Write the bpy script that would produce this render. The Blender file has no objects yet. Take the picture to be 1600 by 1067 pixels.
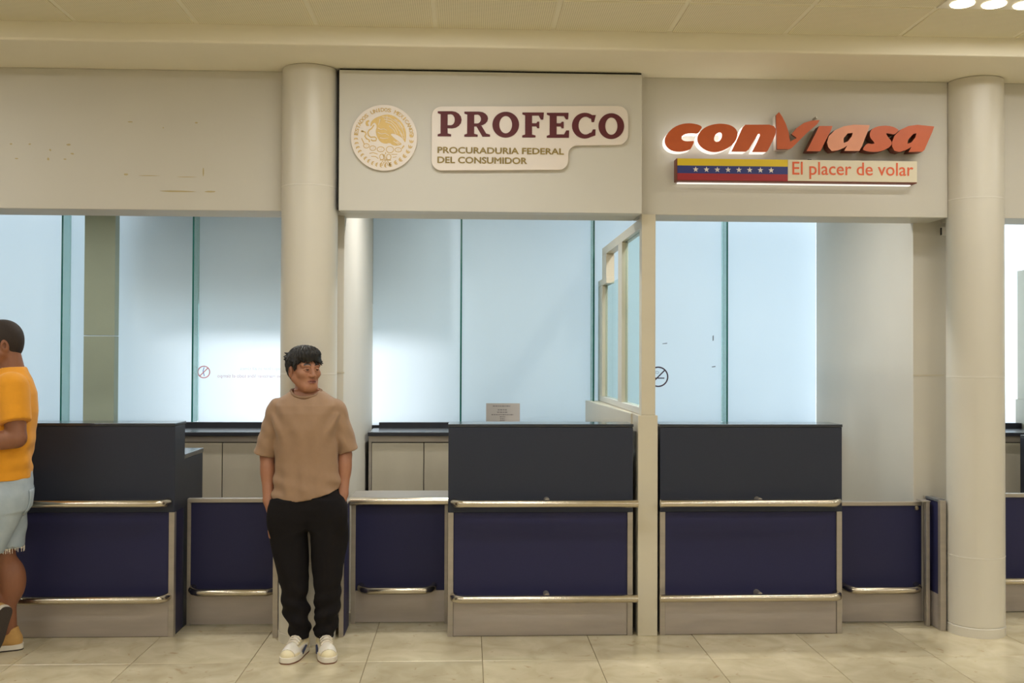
import bpy, bmesh, math, random
import numpy as np
from mathutils import Matrix, Vector, Euler

random.seed(7)
SC = bpy.context.scene
COL = SC.collection

# ---------------------------------------------------------------- camera
CAM_H, F_PX = 1.55, 1593.5
YAW, PITCH, ROLL = .0436, .0143, -.0039
cam_d = bpy.data.cameras.new('camera'); cam = bpy.data.objects.new('camera', cam_d); COL.objects.link(cam)
cam_d.sensor_width = 36.0; cam_d.lens = F_PX / 1600 * 36.0; cam_d.clip_end = 200
cam.matrix_world = (Matrix.Translation((0, 0, CAM_H)) @ Matrix.Rotation(-YAW, 4, 'Z')
                    @ Matrix.Rotation(math.pi/2 + PITCH, 4, 'X') @ Matrix.Rotation(-ROLL, 4, 'Z'))
SC.camera = cam

# ---------------------------------------------------------------- world, exposure
W = bpy.data.worlds.new('daylight'); SC.world = W; W.use_nodes = True
bg = W.node_tree.nodes['Background']; bg.inputs[0].default_value = (.72, .885, 1.0, 1); bg.inputs[1].default_value = 2.4
SC.view_settings.view_transform = 'Standard'; SC.view_settings.look = 'None'
SC.view_settings.exposure = 0.0; SC.view_settings.gamma = 1.0; SC.view_settings.use_curve_mapping = False
sun_d = bpy.data.lights.new('hazy_sun', 'SUN'); sun_d.energy = 6.5; sun_d.angle = math.radians(17); sun_d.color = (1.0, .97, .95)
sun = bpy.data.objects.new('hazy_sun', sun_d); COL.objects.link(sun)
sun.rotation_euler = Vector((.5, -.86, -.6)).to_track_quat('-Z', 'Y').to_euler()
HALL_W, BAY_W = 18.5, 18.0            # watts of one hall fixture, of one bay downlight
HALL_C, BAY_C = (1.0, 1.0, .985), (1.0, .985, .95)
SC.cycles.max_bounces = 8; SC.cycles.diffuse_bounces = 5; SC.cycles.glossy_bounces = 4
SC.cycles.transmission_bounces = 6; SC.cycles.caustics_reflective = False; SC.cycles.caustics_refractive = False
SC.cycles.sample_clamp_indirect = 6

# ---------------------------------------------------------------- materials
def lin(c):
    return tuple((v/255/12.92 if v/255 <= .04045 else ((v/255+.055)/1.055)**2.4) for v in c)
MATS = {}
def M(name, rgb, rough=.6, metal=0.0, var=.06, scale=6.0, bump=0.0, bscale=60.0, stretch=(1,1,1), spec=.5, coat=0.0, emit=0.0, var2=None, sheen=0.0, objrand=0.0):
    m = bpy.data.materials.new(name); m.use_nodes = True; nt = m.node_tree; N, L = nt.nodes, nt.links
    b = N['Principled BSDF']; c = lin(rgb)
    tc = N.new('ShaderNodeTexCoord'); mp = N.new('ShaderNodeMapping'); mp.inputs['Scale'].default_value = stretch
    L.new(tc.outputs['Object'], mp.inputs[0])
    nz = N.new('ShaderNodeTexNoise'); nz.inputs['Scale'].default_value = scale; nz.inputs['Detail'].default_value = 5
    L.new(mp.outputs[0], nz.inputs['Vector'])
    mx = N.new('ShaderNodeMix'); mx.data_type = 'RGBA'
    c2 = lin(var2) if var2 else tuple(min(1, v*(1+var*2)) for v in c); c1 = tuple(v*(1-var*2) for v in c) if not var2 else c
    mx.inputs[6].default_value = (*c1, 1); mx.inputs[7].default_value = (*c2, 1)
    L.new(nz.outputs[0], mx.inputs[0])
    out = mx.outputs[2]
    if objrand:
        oi = N.new('ShaderNodeObjectInfo'); hv = N.new('ShaderNodeHueSaturation'); mr = N.new('ShaderNodeMapRange')
        mr.inputs[3].default_value = 1-objrand; mr.inputs[4].default_value = 1+objrand
        L.new(oi.outputs['Random'], mr.inputs[0]); L.new(mr.outputs[0], hv.inputs['Value']); L.new(out, hv.inputs['Color']); out = hv.outputs[0]
    L.new(out, b.inputs['Base Color'])
    b.inputs['Roughness'].default_value = rough; b.inputs['Metallic'].default_value = metal
    b.inputs['Specular IOR Level'].default_value = spec; b.inputs['Coat Weight'].default_value = coat
    if sheen: b.inputs['Sheen Weight'].default_value = sheen
    if emit:
        b.inputs['Emission Color'].default_value = (*c, 1); b.inputs['Emission Strength'].default_value = emit
    if bump:
        n2 = N.new('ShaderNodeTexNoise'); n2.inputs['Scale'].default_value = bscale; n2.inputs['Detail'].default_value = 3
        L.new(mp.outputs[0], n2.inputs['Vector'])
        bp = N.new('ShaderNodeBump'); bp.inputs['Strength'].default_value = bump; bp.inputs['Distance'].default_value = .004
        L.new(n2.outputs[0], bp.inputs['Height']); L.new(bp.outputs[0], b.inputs['Normal'])
    MATS[name] = m
    return m

wall_m   = M('beige_wall_paint', (203, 199, 189), .55, var=.02, scale=2.5, bump=.05, bscale=180)
panel_m  = M('pale_panel_paint', (207, 204, 196), .45, var=.015, scale=2)
column_m = M('cream_column_enamel', (212, 207, 195), .32, var=.015, scale=2)
bay_m    = M('white_bay_plaster', (208, 203, 192), .6, var=.02, scale=3)
soffit_m = M('cream_soffit', (238, 232, 214), .6, var=.02, scale=3)
frame_m  = M('cream_frame_enamel', (208, 200, 180), .35, var=.02, scale=5)
tbar_m   = M('ceiling_grid', (238, 233, 214), .55, var=.02)
gap_m    = M('dark_gap', (38, 36, 34), .8)
steel_m  = M('brushed_steel', (178, 170, 160), .38, .6, var=.09, scale=9, bump=.06, bscale=120, stretch=(.15, 1, 3))
rail_m   = M('polished_rail_steel', (206, 197, 180), .22, 1.0, var=.05, scale=20)
kick_m   = M('scuffed_kick_steel', (178, 169, 162), .45, .45, var=.13, scale=7, bump=.08, bscale=90, stretch=(.3, 1, 2))
door_m   = M('satin_cabinet_steel', (196, 188, 170), .45, .4, var=.08, scale=5, stretch=(1, 1, .4))
navy_m   = M('navy_laminate', (37, 38, 76), .5, var=.12, scale=420, spec=.35)
char_m   = M('charcoal_laminate', (44, 49, 64), .5, var=.15, scale=420, spec=.35)
top_m    = M('dark_gloss_top', (48, 52, 60), .12, var=.05, spec=.7)
slate_m  = M('slate_worktop', (92, 96, 102), .25, var=.06)
edge_m   = M('black_edge', (30, 32, 40), .4)
green_m  = M('backlit_green_cladding', (150, 158, 138), .55, var=.03, scale=4)
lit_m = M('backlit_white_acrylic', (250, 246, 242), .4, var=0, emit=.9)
white_m  = M('white_acrylic', (232, 222, 214), .35, var=.01)
fgedge_m = M('green_glass_edge', (26, 92, 84), .15, var=.1, scale=3)
maroon_m = M('maroon_letter', (92, 26, 34), .6, var=.03)
gold_m   = M('gold_print', (196, 164, 96), .4, .25, var=.06, scale=60)
olive_m  = M('olive_gold_print', (152, 130, 66), .5, var=.04)
orange_m = M('orange_letter', (198, 92, 42), .42, var=.03, scale=30)
peach_m  = M('faded_orange_letter', (224, 150, 116), .4, var=.04, scale=12)
rust_m   = M('rust_letter_side', (120, 58, 40), .5)
flagy_m  = M('flag_yellow', (222, 192, 30), .4, var=.02)
flagb_m  = M('flag_blue', (42, 52, 122), .4, var=.03)
flagr_m  = M('flag_red', (158, 34, 40), .4, var=.03)
cream_m  = M('cream_acrylic', (224, 214, 190), .4, var=.01)
otext_m  = M('orange_print', (224, 98, 56), .5, var=.02)
paper_m  = M('printed_paper', (196, 188, 182), .8, var=.03)
ink_m    = M('grey_ink', (120, 114, 116), .8)
black_m  = M('plum_black_vinyl', (58, 34, 50), .5)
redv_m   = M('red_vinyl', (224, 104, 110), .5)
pinkv_m  = M('pale_pink_vinyl', (226, 172, 180), .5)
greyv_m  = M('pale_grey_vinyl', (214, 212, 216), .5)
bluev_m  = M('blue_vinyl', (150, 158, 226), .5)
scuff_m  = M('grey_scuff', (120, 124, 130), .7)
residue_m= M('glue_residue', (186, 170, 128), .7)
concrete_m = M('pale_concrete', (196, 196, 190), .8, var=.05)
plastic_m = M('white_plastic', (226, 222, 212), .4)
sheet_m = M('dark_recess', (70, 66, 60), .8)

def glass_frosted():
    m = bpy.data.materials.new('frosted_glass'); m.use_nodes = True; nt = m.node_tree; N, L = nt.nodes, nt.links
    for n in list(N): N.remove(n)
    o = N.new('ShaderNodeOutputMaterial'); t = N.new('ShaderNodeBsdfTranslucent'); d = N.new('ShaderNodeBsdfDiffuse'); g = N.new('ShaderNodeBsdfGlossy')
    nz = N.new('ShaderNodeTexNoise'); nz.inputs['Scale'].default_value = 3; rp = N.new('ShaderNodeMix'); rp.data_type = 'RGBA'
    rp.inputs[6].default_value = (.84, .89, .94, 1); rp.inputs[7].default_value = (.87, .92, .97, 1)
    L.new(nz.outputs[0], rp.inputs[0]); L.new(rp.outputs[2], t.inputs[0])
    d.inputs[0].default_value = (.62, .68, .66, 1); g.inputs['Roughness'].default_value = .25; g.inputs[0].default_value = (.9, .95, .95, 1)
    a = N.new('ShaderNodeMixShader'); a.inputs[0].default_value = .25
    L.new(t.outputs[0], a.inputs[1]); L.new(d.outputs[0], a.inputs[2])
    b = N.new('ShaderNodeMixShader'); b.inputs[0].default_value = .04
    L.new(a.outputs[0], b.inputs[1]); L.new(g.outputs[0], b.inputs[2]); L.new(b.outputs[0], o.inputs[0])
    return m
for vm, keep in ((redv_m, .6), (pinkv_m, .5), (greyv_m, .3), (bluev_m, .5)):       # thin faded film lets the glass shine through
    nt = vm.node_tree; out = nt.nodes['Material Output']; mxs = nt.nodes.new('ShaderNodeMixShader'); tr = nt.nodes.new('ShaderNodeBsdfTransparent')
    mxs.inputs[0].default_value = keep; nt.links.new(tr.outputs[0], mxs.inputs[1]); nt.links.new(nt.nodes['Principled BSDF'].outputs[0], mxs.inputs[2]); nt.links.new(mxs.outputs[0], out.inputs[0])
frost_m = glass_frosted()
def glass_clear(name, tint, mixv):
    m = bpy.data.materials.new(name); m.use_nodes = True; nt = m.node_tree; N, L = nt.nodes, nt.links
    for n in list(N): N.remove(n)
    o = N.new('ShaderNodeOutputMaterial'); t = N.new('ShaderNodeBsdfTransparent'); g = N.new('ShaderNodeBsdfGlossy'); d = N.new('ShaderNodeBsdfDiffuse')
    t.inputs[0].default_value = (*tint, 1); g.inputs['Roughness'].default_value = .05; d.inputs[0].default_value = (.6, .72, .7, 1)
    fr = N.new('ShaderNodeValue'); fr.outputs[0].default_value = .07
    a = N.new('ShaderNodeMixShader'); a.inputs[0].default_value = mixv; L.new(t.outputs[0], a.inputs[1]); L.new(d.outputs[0], a.inputs[2])
    b = N.new('ShaderNodeMixShader'); L.new(fr.outputs[0], b.inputs[0]); L.new(a.outputs[0], b.inputs[1]); L.new(g.outputs[0], b.inputs[2])
    L.new(b.outputs[0], o.inputs[0]); return m
clear_m = glass_clear('clear_partition_glass', (.90, .97, .96), .06)
fin_m = glass_clear('fin_glass', (.72, .86, .84), .25)

def marble():
    m = bpy.data.materials.new('beige_marble'); m.use_nodes = True; nt = m.node_tree; N, L = nt.nodes, nt.links
    b = N['Principled BSDF']; g = N.new('ShaderNodeNewGeometry'); oi = N.new('ShaderNodeObjectInfo')
    ad = N.new('ShaderNodeVectorMath'); ad.operation = 'MULTIPLY_ADD'; ad.inputs[1].default_value = (7, 9, 5)
    L.new(oi.outputs['Random'], ad.inputs[0]); L.new(g.outputs['Position'], ad.inputs[2])
    n1 = N.new('ShaderNodeTexNoise'); n1.inputs['Scale'].default_value = 5; n1.inputs['Detail'].default_value = 8; n1.inputs['Distortion'].default_value = .8
    L.new(ad.outputs[0], n1.inputs['Vector'])
    r = N.new('ShaderNodeValToRGB'); e = r.color_ramp.elements
    e[0].position = .25; e[0].color = (*lin((186, 173, 141)), 1); e[1].position = .75; e[1].color = (*lin((216, 205, 176)), 1)
    L.new(n1.outputs[0], r.inputs[0])
    n2 = N.new('ShaderNodeTexNoise'); n2.inputs['Scale'].default_value = 9; n2.inputs['Detail'].default_value = 10; n2.inputs['Distortion'].default_value = 2.2
    L.new(ad.outputs[0], n2.inputs['Vector'])
    r2 = N.new('ShaderNodeValToRGB'); e = r2.color_ramp.elements
    e[0].position = .64; e[0].color = (0, 0, 0, 1); e[1].position = .74; e[1].color = (1, 1, 1, 1); L.new(n2.outputs[0], r2.inputs[0])
    mx = N.new('ShaderNodeMix'); mx.data_type = 'RGBA'; mx.inputs[7].default_value = (*lin((160, 130, 92)), 1)
    ml = N.new('ShaderNodeMath'); ml.operation = 'MULTIPLY'; ml.inputs[1].default_value = .55
    L.new(r2.outputs[0], ml.inputs[0]); L.new(ml.outputs[0], mx.inputs[0]); L.new(r.outputs[0], mx.inputs[6])
    hv = N.new('ShaderNodeHueSaturation'); mr = N.new('ShaderNodeMapRange'); mr.inputs[3].default_value = .93; mr.inputs[4].default_value = 1.05
    L.new(oi.outputs['Random'], mr.inputs[0]); L.new(mr.outputs[0], hv.inputs['Value']); L.new(mx.outputs[2], hv.inputs['Color'])
    L.new(hv.outputs[0], b.inputs['Base Color']); b.inputs['Roughness'].default_value = .2; b.inputs['Specular IOR Level'].default_value = .45
    return m
marble_m = marble()
grout_m = M('tile_grout', (120, 104, 72), .8)

def perforated():
    m = bpy.data.materials.new('perforated_ceiling_metal'); m.use_nodes = True; nt = m.node_tree; N, L = nt.nodes, nt.links
    b = N['Principled BSDF']; tc = N.new('ShaderNodeTexCoord'); vo = N.new('ShaderNodeTexVoronoi')
    vo.inputs['Scale'].default_value = 95; vo.inputs['Randomness'].default_value = 0.0
    L.new(tc.outputs['Object'], vo.inputs['Vector'])
    r = N.new('ShaderNodeValToRGB'); e = r.color_ramp.elements
    e[0].position = .22; e[0].color = (*lin((190, 183, 156)), 1); e[1].position = .30; e[1].color = (*lin((236, 229, 204)), 1)
    L.new(vo.outputs['Distance'], r.inputs[0]); L.new(r.outputs[0], b.inputs['Base Color']); b.inputs['Roughness'].default_value = .55
    return m
perf_m = perforated()

def attr_skin(name, rough=.5):
    m = bpy.data.materials.new(name); m.use_nodes = True; nt = m.node_tree; N, L = nt.nodes, nt.links
    b = N['Principled BSDF']; a = N.new('ShaderNodeAttribute'); a.attribute_name = 'Col'
    nz = N.new('ShaderNodeTexNoise'); nz.inputs['Scale'].default_value = 40; hv = N.new('ShaderNodeHueSaturation')
    mr = N.new('ShaderNodeMapRange'); mr.inputs[3].default_value = .9; mr.inputs[4].default_value = 1.1
    L.new(nz.outputs[0], mr.inputs[0]); L.new(mr.outputs[0], hv.inputs['Value']); L.new(a.outputs['Color'], hv.inputs['Color'])
    L.new(hv.outputs[0], b.inputs['Base Color']); b.inputs['Roughness'].default_value = rough
    b.inputs['Subsurface Weight'].default_value = .05; b.inputs['Subsurface Scale'].default_value = .01
    return m
skin_m = attr_skin('skin')

# ---------------------------------------------------------------- helpers
def link(name, me, parent=None, mats=None):
    o = bpy.data.objects.new(name, me); COL.objects.link(o)
    if parent is not None: o.parent = parent
    if mats is not None and not me.materials:
        for m in (mats if isinstance(mats, (list, tuple)) else [mats]): me.materials.append(m)
    return o
def tag(o, label=None, cat=None, group=None, kind=None):
    if label: o['label'] = label
    if cat: o['category'] = cat
    if group: o['group'] = group
    if kind: o['kind'] = kind
    return o
def empty(name, loc=(0, 0, 0), rz=0):
    o = bpy.data.objects.new(name, None); COL.objects.link(o); o.location = loc; o.rotation_euler = (0, 0, rz); o.empty_display_size = .1
    return o
def bm_box(bm, x0, x1, y0, y1, z0, z1, mi=0):
    v = [bm.verts.new(p) for p in ((x0,y0,z0),(x1,y0,z0),(x1,y1,z0),(x0,y1,z0),(x0,y0,z1),(x1,y0,z1),(x1,y1,z1),(x0,y1,z1))]
    fs = []
    for q in ((3,2,1,0),(4,5,6,7),(0,1,5,4),(1,2,6,5),(2,3,7,6),(3,0,4,7)):
        f = bm.faces.new([v[i] for i in q]); f.material_index = mi; fs.append(f)
    return fs
def bm_done(bm, name, mats, parent=None, bevel=0, smooth=False):
    if bevel:
        bmesh.ops.bevel(bm, geom=list(bm.edges), offset=bevel, segments=2, affect='EDGES', profile=.6)
    me = bpy.data.meshes.new(name); bm.to_mesh(me); bm.free()
    if smooth: me.polygons.foreach_set('use_smooth', [True]*len(me.polygons))
    return link(name, me, parent, mats)
def box(name, x0, x1, y0, y1, z0, z1, m, parent=None, bevel=.002):
    bm = bmesh.new(); bm_box(bm, x0, x1, y0, y1, z0, z1)
    return bm_done(bm, name, m, parent, bevel)
def off(o, parent):          # parent keeping the child's mesh in world coordinates
    o.parent = parent; o.matrix_parent_inverse = parent.matrix_basis.inverted(); return o
def prism_xy(name, pts, z0, z1, m, parent=None, bevel=0):
    bm = bmesh.new(); a = [bm.verts.new((x, y, z0)) for x, y in pts]; b = [bm.verts.new((x, y, z1)) for x, y in pts]; n = len(pts)
    bm.faces.new(a[::-1]); bm.faces.new(b)
    for i in range(n): bm.faces.new((a[i], a[(i+1) % n], b[(i+1) % n], b[i]))
    bmesh.ops.recalc_face_normals(bm, faces=bm.faces)
    return bm_done(bm, name, m, parent, bevel)
def tube_mesh(name, pts, r, m, parent=None, seg=14, closed_ends=True):
    bm = bmesh.new(); P = [Vector(p) for p in pts]; rings = []
    up = Vector((0, 0, 1))
    for i, p in enumerate(P):
        t = (P[min(i+1, len(P)-1)] - P[max(i-1, 0)]).normalized()
        s = t.cross(up); s = s.normalized() if s.length > 1e-4 else Vector((1, 0, 0)); u = s.cross(t)
        rr = r[i] if isinstance(r, (list, tuple)) else r
        rings.append([bm.verts.new(p + (s*math.cos(2*math.pi*k/seg) + u*math.sin(2*math.pi*k/seg))*rr) for k in range(seg)])
    for a, b in zip(rings, rings[1:]):
        for k in range(seg): bm.faces.new((a[k], a[(k+1) % seg], b[(k+1) % seg], b[k]))
    if closed_ends: bm.faces.new(rings[0][::-1]); bm.faces.new(rings[-1])
    bmesh.ops.recalc_face_normals(bm, faces=bm.faces)
    o = bm_done(bm, name, m, parent, smooth=True)
    try: o.data.set_sharp_from_angle(angle=.9)
    except Exception: pass
    return o
def lathe(name, prof, m, parent=None, seg=48, loc=(0, 0, 0), axis='Z'):
    bm = bmesh.new(); rings = []
    for (r, z) in prof:
        rings.append([bm.verts.new((loc[0]+r*math.cos(2*math.pi*k/seg), loc[1]+r*math.sin(2*math.pi*k/seg), loc[2]+z)) for k in range(seg)])
    for a, b in zip(rings, rings[1:]):
        for k in range(seg): bm.faces.new((a[k], a[(k+1) % seg], b[(k+1) % seg], b[k]))
    bm.faces.new(rings[0][::-1]); bm.faces.new(rings[-1])
    bmesh.ops.recalc_face_normals(bm, faces=bm.faces)
    o = bm_done(bm, name, m, parent, smooth=True); o.data.set_sharp_from_angle(angle=.7); return o
def outline_mesh(loops, depth, bevel=0.0):
    """flat outline (x, z loops, holes allowed) -> solid whose face looks to -Y, front at y=0, back at y=depth"""
    cu = bpy.data.curves.new('outline', 'CURVE'); cu.dimensions = '2D'; cu.fill_mode = 'BOTH'; cu.extrude = depth/2; cu.bevel_depth = bevel
    for lp in loops:
        s = cu.splines.new('POLY'); s.points.add(len(lp)-1); s.use_cyclic_u = True
        for p, (x, z) in zip(s.points, lp): p.co = (x, z, 0, 1)
    ob = bpy.data.objects.new('outline', cu); COL.objects.link(ob)
    me = bpy.data.meshes.new_from_object(ob); bpy.data.objects.remove(ob); bpy.data.curves.remove(cu)
    me.transform(Matrix.Translation((0, depth/2, 0)) @ Matrix.Rotation(math.pi/2, 4, 'X'))
    return me
def side_mats(me, front, side):
    me.materials.clear(); me.materials.append(front); me.materials.append(side)
    for p in me.polygons: p.material_index = 0 if abs(p.normal.y) > .7 else 1
    return me
def text_mesh(body, x0, x1, z0, z1, y, depth=.002, mirror=False, bold=0.0, spacing=1.0, shear=0.0, heavy=0.0):
    cu = bpy.data.curves.new('text', 'FONT'); cu.body = body; cu.extrude = depth/2; cu.offset = bold; cu.space_character = spacing; cu.shear = shear; cu.resolution_u = 4
    ob = bpy.data.objects.new('text', cu); COL.objects.link(ob)
    me = bpy.data.meshes.new_from_object(ob); bpy.data.objects.remove(ob); bpy.data.curves.remove(cu); me.materials.clear()
    co = np.array([v.co[:] for v in me.vertices]); lo, hi = co.min(0), co.max(0)
    sx = (x1-x0)/(hi[0]-lo[0]); sz = (z1-z0)/(hi[1]-lo[1])
    nx = (co[:, 0]-lo[0])*sx; nx = (x1-nx) if mirror else (x0+nx)
    new = np.c_[nx, y + co[:, 2]*-1, z0+(co[:, 1]-lo[1])*sz]
    me.vertices.foreach_set('co', new.astype('f').ravel()); me.update()
    if mirror: me.flip_normals()
    if heavy:
        bm = bmesh.new()
        for dx, dz in ((-heavy, 0), (heavy, 0), (0, heavy*.7), (0, -heavy*.7)):
            m2 = me.copy(); m2.transform(Matrix.Translation((dx, dx*.01, dz))); bm.from_mesh(m2); bpy.data.meshes.remove(m2)
        bm.to_mesh(me); bm.free()
    return me
def chaikin(pts, n=1):
    for _ in range(n):
        q = []
        for i in range(len(pts)):
            a, b = pts[i], pts[(i+1) % len(pts)]
            q += [(a[0]*.75+b[0]*.25, a[1]*.75+b[1]*.25), (a[0]*.25+b[0]*.75, a[1]*.25+b[1]*.75)]
        pts = q
    return pts
def ell(cx, cz, rx, rz, n=36, a0=0, a1=360):
    full = (a1-a0) >= 360
    return [(cx+rx*math.cos(math.radians(a0+(a1-a0)*i/(n if full else n-1))), cz+rz*math.sin(math.radians(a0+(a1-a0)*i/(n if full else n-1)))) for i in range(n)]
def ribbon(pts, w):
    """outline of a thick polyline; w number or (start,end)"""
    P = [Vector((p[0], p[1])) for p in pts]; L, R = [], []
    for i, p in enumerate(P):
        t = (P[min(i+1, len(P)-1)]-P[max(i-1, 0)]).normalized(); n = Vector((-t.y, t.x))
        ww = (w if not isinstance(w, tuple) else w[0]+(w[1]-w[0])*i/(len(P)-1))/2
        L.append(tuple(p+n*ww)); R.append(tuple(p-n*ww))
    return L+R[::-1]
def rrect_loop(x0, x1, z0, z1, r, n=6):
    o = []
    for cx, cz, a in ((x1-r, z1-r, 0), (x0+r, z1-r, 90), (x0+r, z0+r, 180), (x1-r, z0+r, 270)):
        o += [(cx+r*math.cos(math.radians(a+90*i/n)), cz+r*math.sin(math.radians(a+90*i/n))) for i in range(n+1)]
    return o

# ================================================================ SETTING
FY = 5.68                      # fascia plane
SOF, CEIL, FB = 3.121, 3.216, 2.347
GY = 7.60                      # back glazing plane
XL, XR, YB = -6.2, 7.2, -8.0

floor = tag(box('floor', XL, XR, YB, GY+.1, -.12, -.004, grout_m, bevel=0), kind='structure')
TP = .587
bm = bmesh.new(); bm_box(bm, 0, TP-.003, 0, TP-.003, -.012, 0); bmesh.ops.bevel(bm, geom=[e for e in bm.edges if all(v.co.z > -.001 for v in e.verts)], offset=.0012, segments=1, affect='EDGES')
tile_me = bpy.data.meshes.new('floor_tile'); bm.to_mesh(tile_me); bm.free(); tile_me.materials.append(marble_m)
for i in range(-4, 12):
    for j in range(-4, 3):
        t = link('floor_tile', tile_me, floor); t.location = (-1.676+TP*i, 5.215+TP*j, 0)
box('floor_slab', XL, XR, YB, 5.215-TP*4-.003, -.03, 0, marble_m, floor, 0)
box('floor_slab', XL, XR, 5.215+TP*3, GY, -.03, 0, marble_m, floor, 0)

ceiling = tag(box('ceiling', XL, XR, YB, 5.18, CEIL+.006, CEIL+.12, tbar_m, bevel=0), kind='structure')
PX0, PW = -1.972, .6007
bm = bmesh.new(); bm_box(bm, .012, PW-.012, .012, .602-.012, 0, .02); bmesh.ops.bevel(bm, geom=list(bm.edges), offset=.002, segments=1, affect='EDGES')
cp_me = bpy.data.meshes.new('ceiling_panel'); bm.to_mesh(cp_me); bm.free(); cp_me.materials.append(perf_m)
bm = bmesh.new(); bm_box(bm, .012, PW-.012, .012, .436, 0, .02); bmesh.ops.bevel(bm, geom=list(bm.edges), offset=.002, segments=1, affect='EDGES')
cps_me = bpy.data.meshes.new('ceiling_panel'); bm.to_mesh(cps_me); bm.free(); cps_me.materials.append(perf_m)
LAMPX, LAMPY = (-3.28, -.22, 2.84, 5.4), (4.66, 2.26, -.15, -2.55, -4.95)
for i in range(-5, 13):
    for j in range(0, 6):
        y = 4.742 if j == 0 else 4.742-.602*j
        x = PX0+PW*i
        o = link('ceiling_panel', cps_me if j == 0 else cp_me, ceiling); o.location = (x, y, CEIL)
trim = box('trim_1', XL, XR, 5.18, FY+.02, SOF, 3.4, soffit_m, bevel=.012); tag(trim, kind='structure')

# fascia beams, each between two columns
def fascia(name, x0, x1):
    return tag(box(name, x0, x1, FY, FY+.27, FB, SOF, wall_m, bevel=.004), kind='structure')
fl = fascia('wall_front_left', XL, -.79); fascia('wall_front_center', -.79, .965); fascia('wall_front_right', .968, 2.728)
fascia('wall_front_far_right', 2.80, XR)
tag(box('wall_upper_front', XL, XR, FY+.02, FY+.27, SOF, 3.45, wall_m, bevel=0), kind='structure')
# glue residue of an older sign on the left fascia
for k, (px, pz, w, h) in enumerate(((-2.72,2.73,.024,.02),(-2.70,2.62,.03,.01),(-2.60,2.70,.02,.014),(-2.50,2.70,.016,.01),(-2.62,2.62,.016,.012),(-2.47,2.62,.02,.008),(-2.40,2.70,.014,.01),(-2.30,2.62,.014,.02),
        (-2.29,2.67,.012,.014),(-2.19,2.70,.026,.012),(-2.17,2.65,.022,.01),(-2.21,2.62,.02,.008),(-1.88,2.54,.03,.01),(-1.76,2.535,.13,.004),(-1.55,2.53,.12,.004),(-1.46,2.56,.008,.05),(-1.86,2.83,.03,.008),(-1.50,2.83,.02,.01),(-1.68,2.80,.008,.008),
        (-1.60,2.45,.22,.01),(-1.42,2.45,.07,.012))):
    bm = bmesh.new()
    vs = [bm.verts.new((px+w/2*math.cos(a)*random.uniform(.7, 1.1), FY-.0012, pz+h/2*math.sin(a)*random.uniform(.7, 1.1))) for a in [2*math.pi*q/9 for q in range(9)]]
    f = bm.faces.new(vs); r = bmesh.ops.extrude_face_region(bm, geom=[f])
    for v in [g for g in r['geom'] if isinstance(g, bmesh.types.BMVert)]: v.co.y += .002
    bmesh.ops.recalc_face_normals(bm, faces=bm.faces)
    bm_done(bm, 'glue_mark', residue_m, fl)

# hall shell
tag(box('wall_back', XL, XR, YB-.1, YB, 0, 3.4, wall_m, bevel=0), kind='structure')
tag(box('wall_left', XL-.1, XL, YB, GY+.1, 0, 3.4, wall_m, bevel=0), kind='structure')
tag(box('wall_right', XR, XR+.1, YB, GY+.1, 0, 3.4, wall_m, bevel=0), kind='structure')
tag(box('ceiling_bay', XL, XR, FY+.27, GY+.12, 2.95, 3.05, bay_m, bevel=0), kind='structure')
# dividing walls of the bays
tag(box('wall_divider_left', -.90, -.705, 5.85, GY, 0, 2.95, bay_m, bevel=.003), kind='structure')
tag(box('wall_divider_right', 2.632, 2.86, 5.918, GY, 0, 2.95, bay_m, bevel=.003), kind='structure')
tag(box('trim_2', -.90, -.700, 5.846, 5.858, 1.449, 1.456, frame_m, bevel=0), kind='structure')
tag(box('trim_3', 2.630, 2.815, 5.914, 5.92, 1.443, 1.450, frame_m, bevel=0), kind='structure')

# glazing : panes and fins
def window(name, x0, x1, fins):
    w = tag(empty(name, (x0, GY, 1.05)), kind='structure')
    xs = [x0]+[f for f in fins if x0 < f < x1]+[x1]
    for a, b in zip(xs, xs[1:]):
        off(box('pane', a+.003, b-.003, GY, GY+.012, 1.03, 2.95, frost_m, bevel=0), w)
    for f in fins:
        bm = bmesh.new(); fs = bm_box(bm, f-.006, f+.006, GY-.15, GY-.002, 1.066, 2.95)
        for q in fs: q.material_index = 0
        fs[2].material_index = 1
        off(bm_done(bm, 'glass_fin', [fin_m, fgedge_m]), w)
    off(box('sill_frame', x0, x1, GY-.004, GY+.05, .95, 1.035, edge_m), w)
    return w
window('window_1', -5.2, -.90, (-3.88, -2.911, -1.981, -1.0))
window('window_2', -.705, .945, (-.048, .925))
window('window_3', .945, 2.633, (1.915,))
window('window_4', 2.86, 5.8, (3.86, 4.83))
tag(box('wall_back_sill', XL, XR, GY, GY+.1, 0, .96, bay_m, bevel=0), kind='structure')
tag(box('wall_bay_left', XL, -5.2, 5.9, GY+.1, 0, 2.95, bay_m, bevel=0), kind='structure')
tag(box('wall_bay_right', 5.8, XR, 5.9, GY+.1, 0, 2.95, bay_m, bevel=0), kind='structure')
# pilaster in front of the glazing, its backlit grey-green put into the cladding colour
pil = tag(empty('pilaster', (-2.67, 7.52, 0)), 'backlit grey-green clad pilaster standing against the frosted window on the left', 'pilaster')
off(box('cladding_panel', -2.775, -2.555, 7.505, 7.595, 0, 1.683, green_m), pil)
off(box('cladding_panel', -2.775, -2.555, 7.505, 7.595, 1.688, 2.95, green_m), pil)
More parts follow.
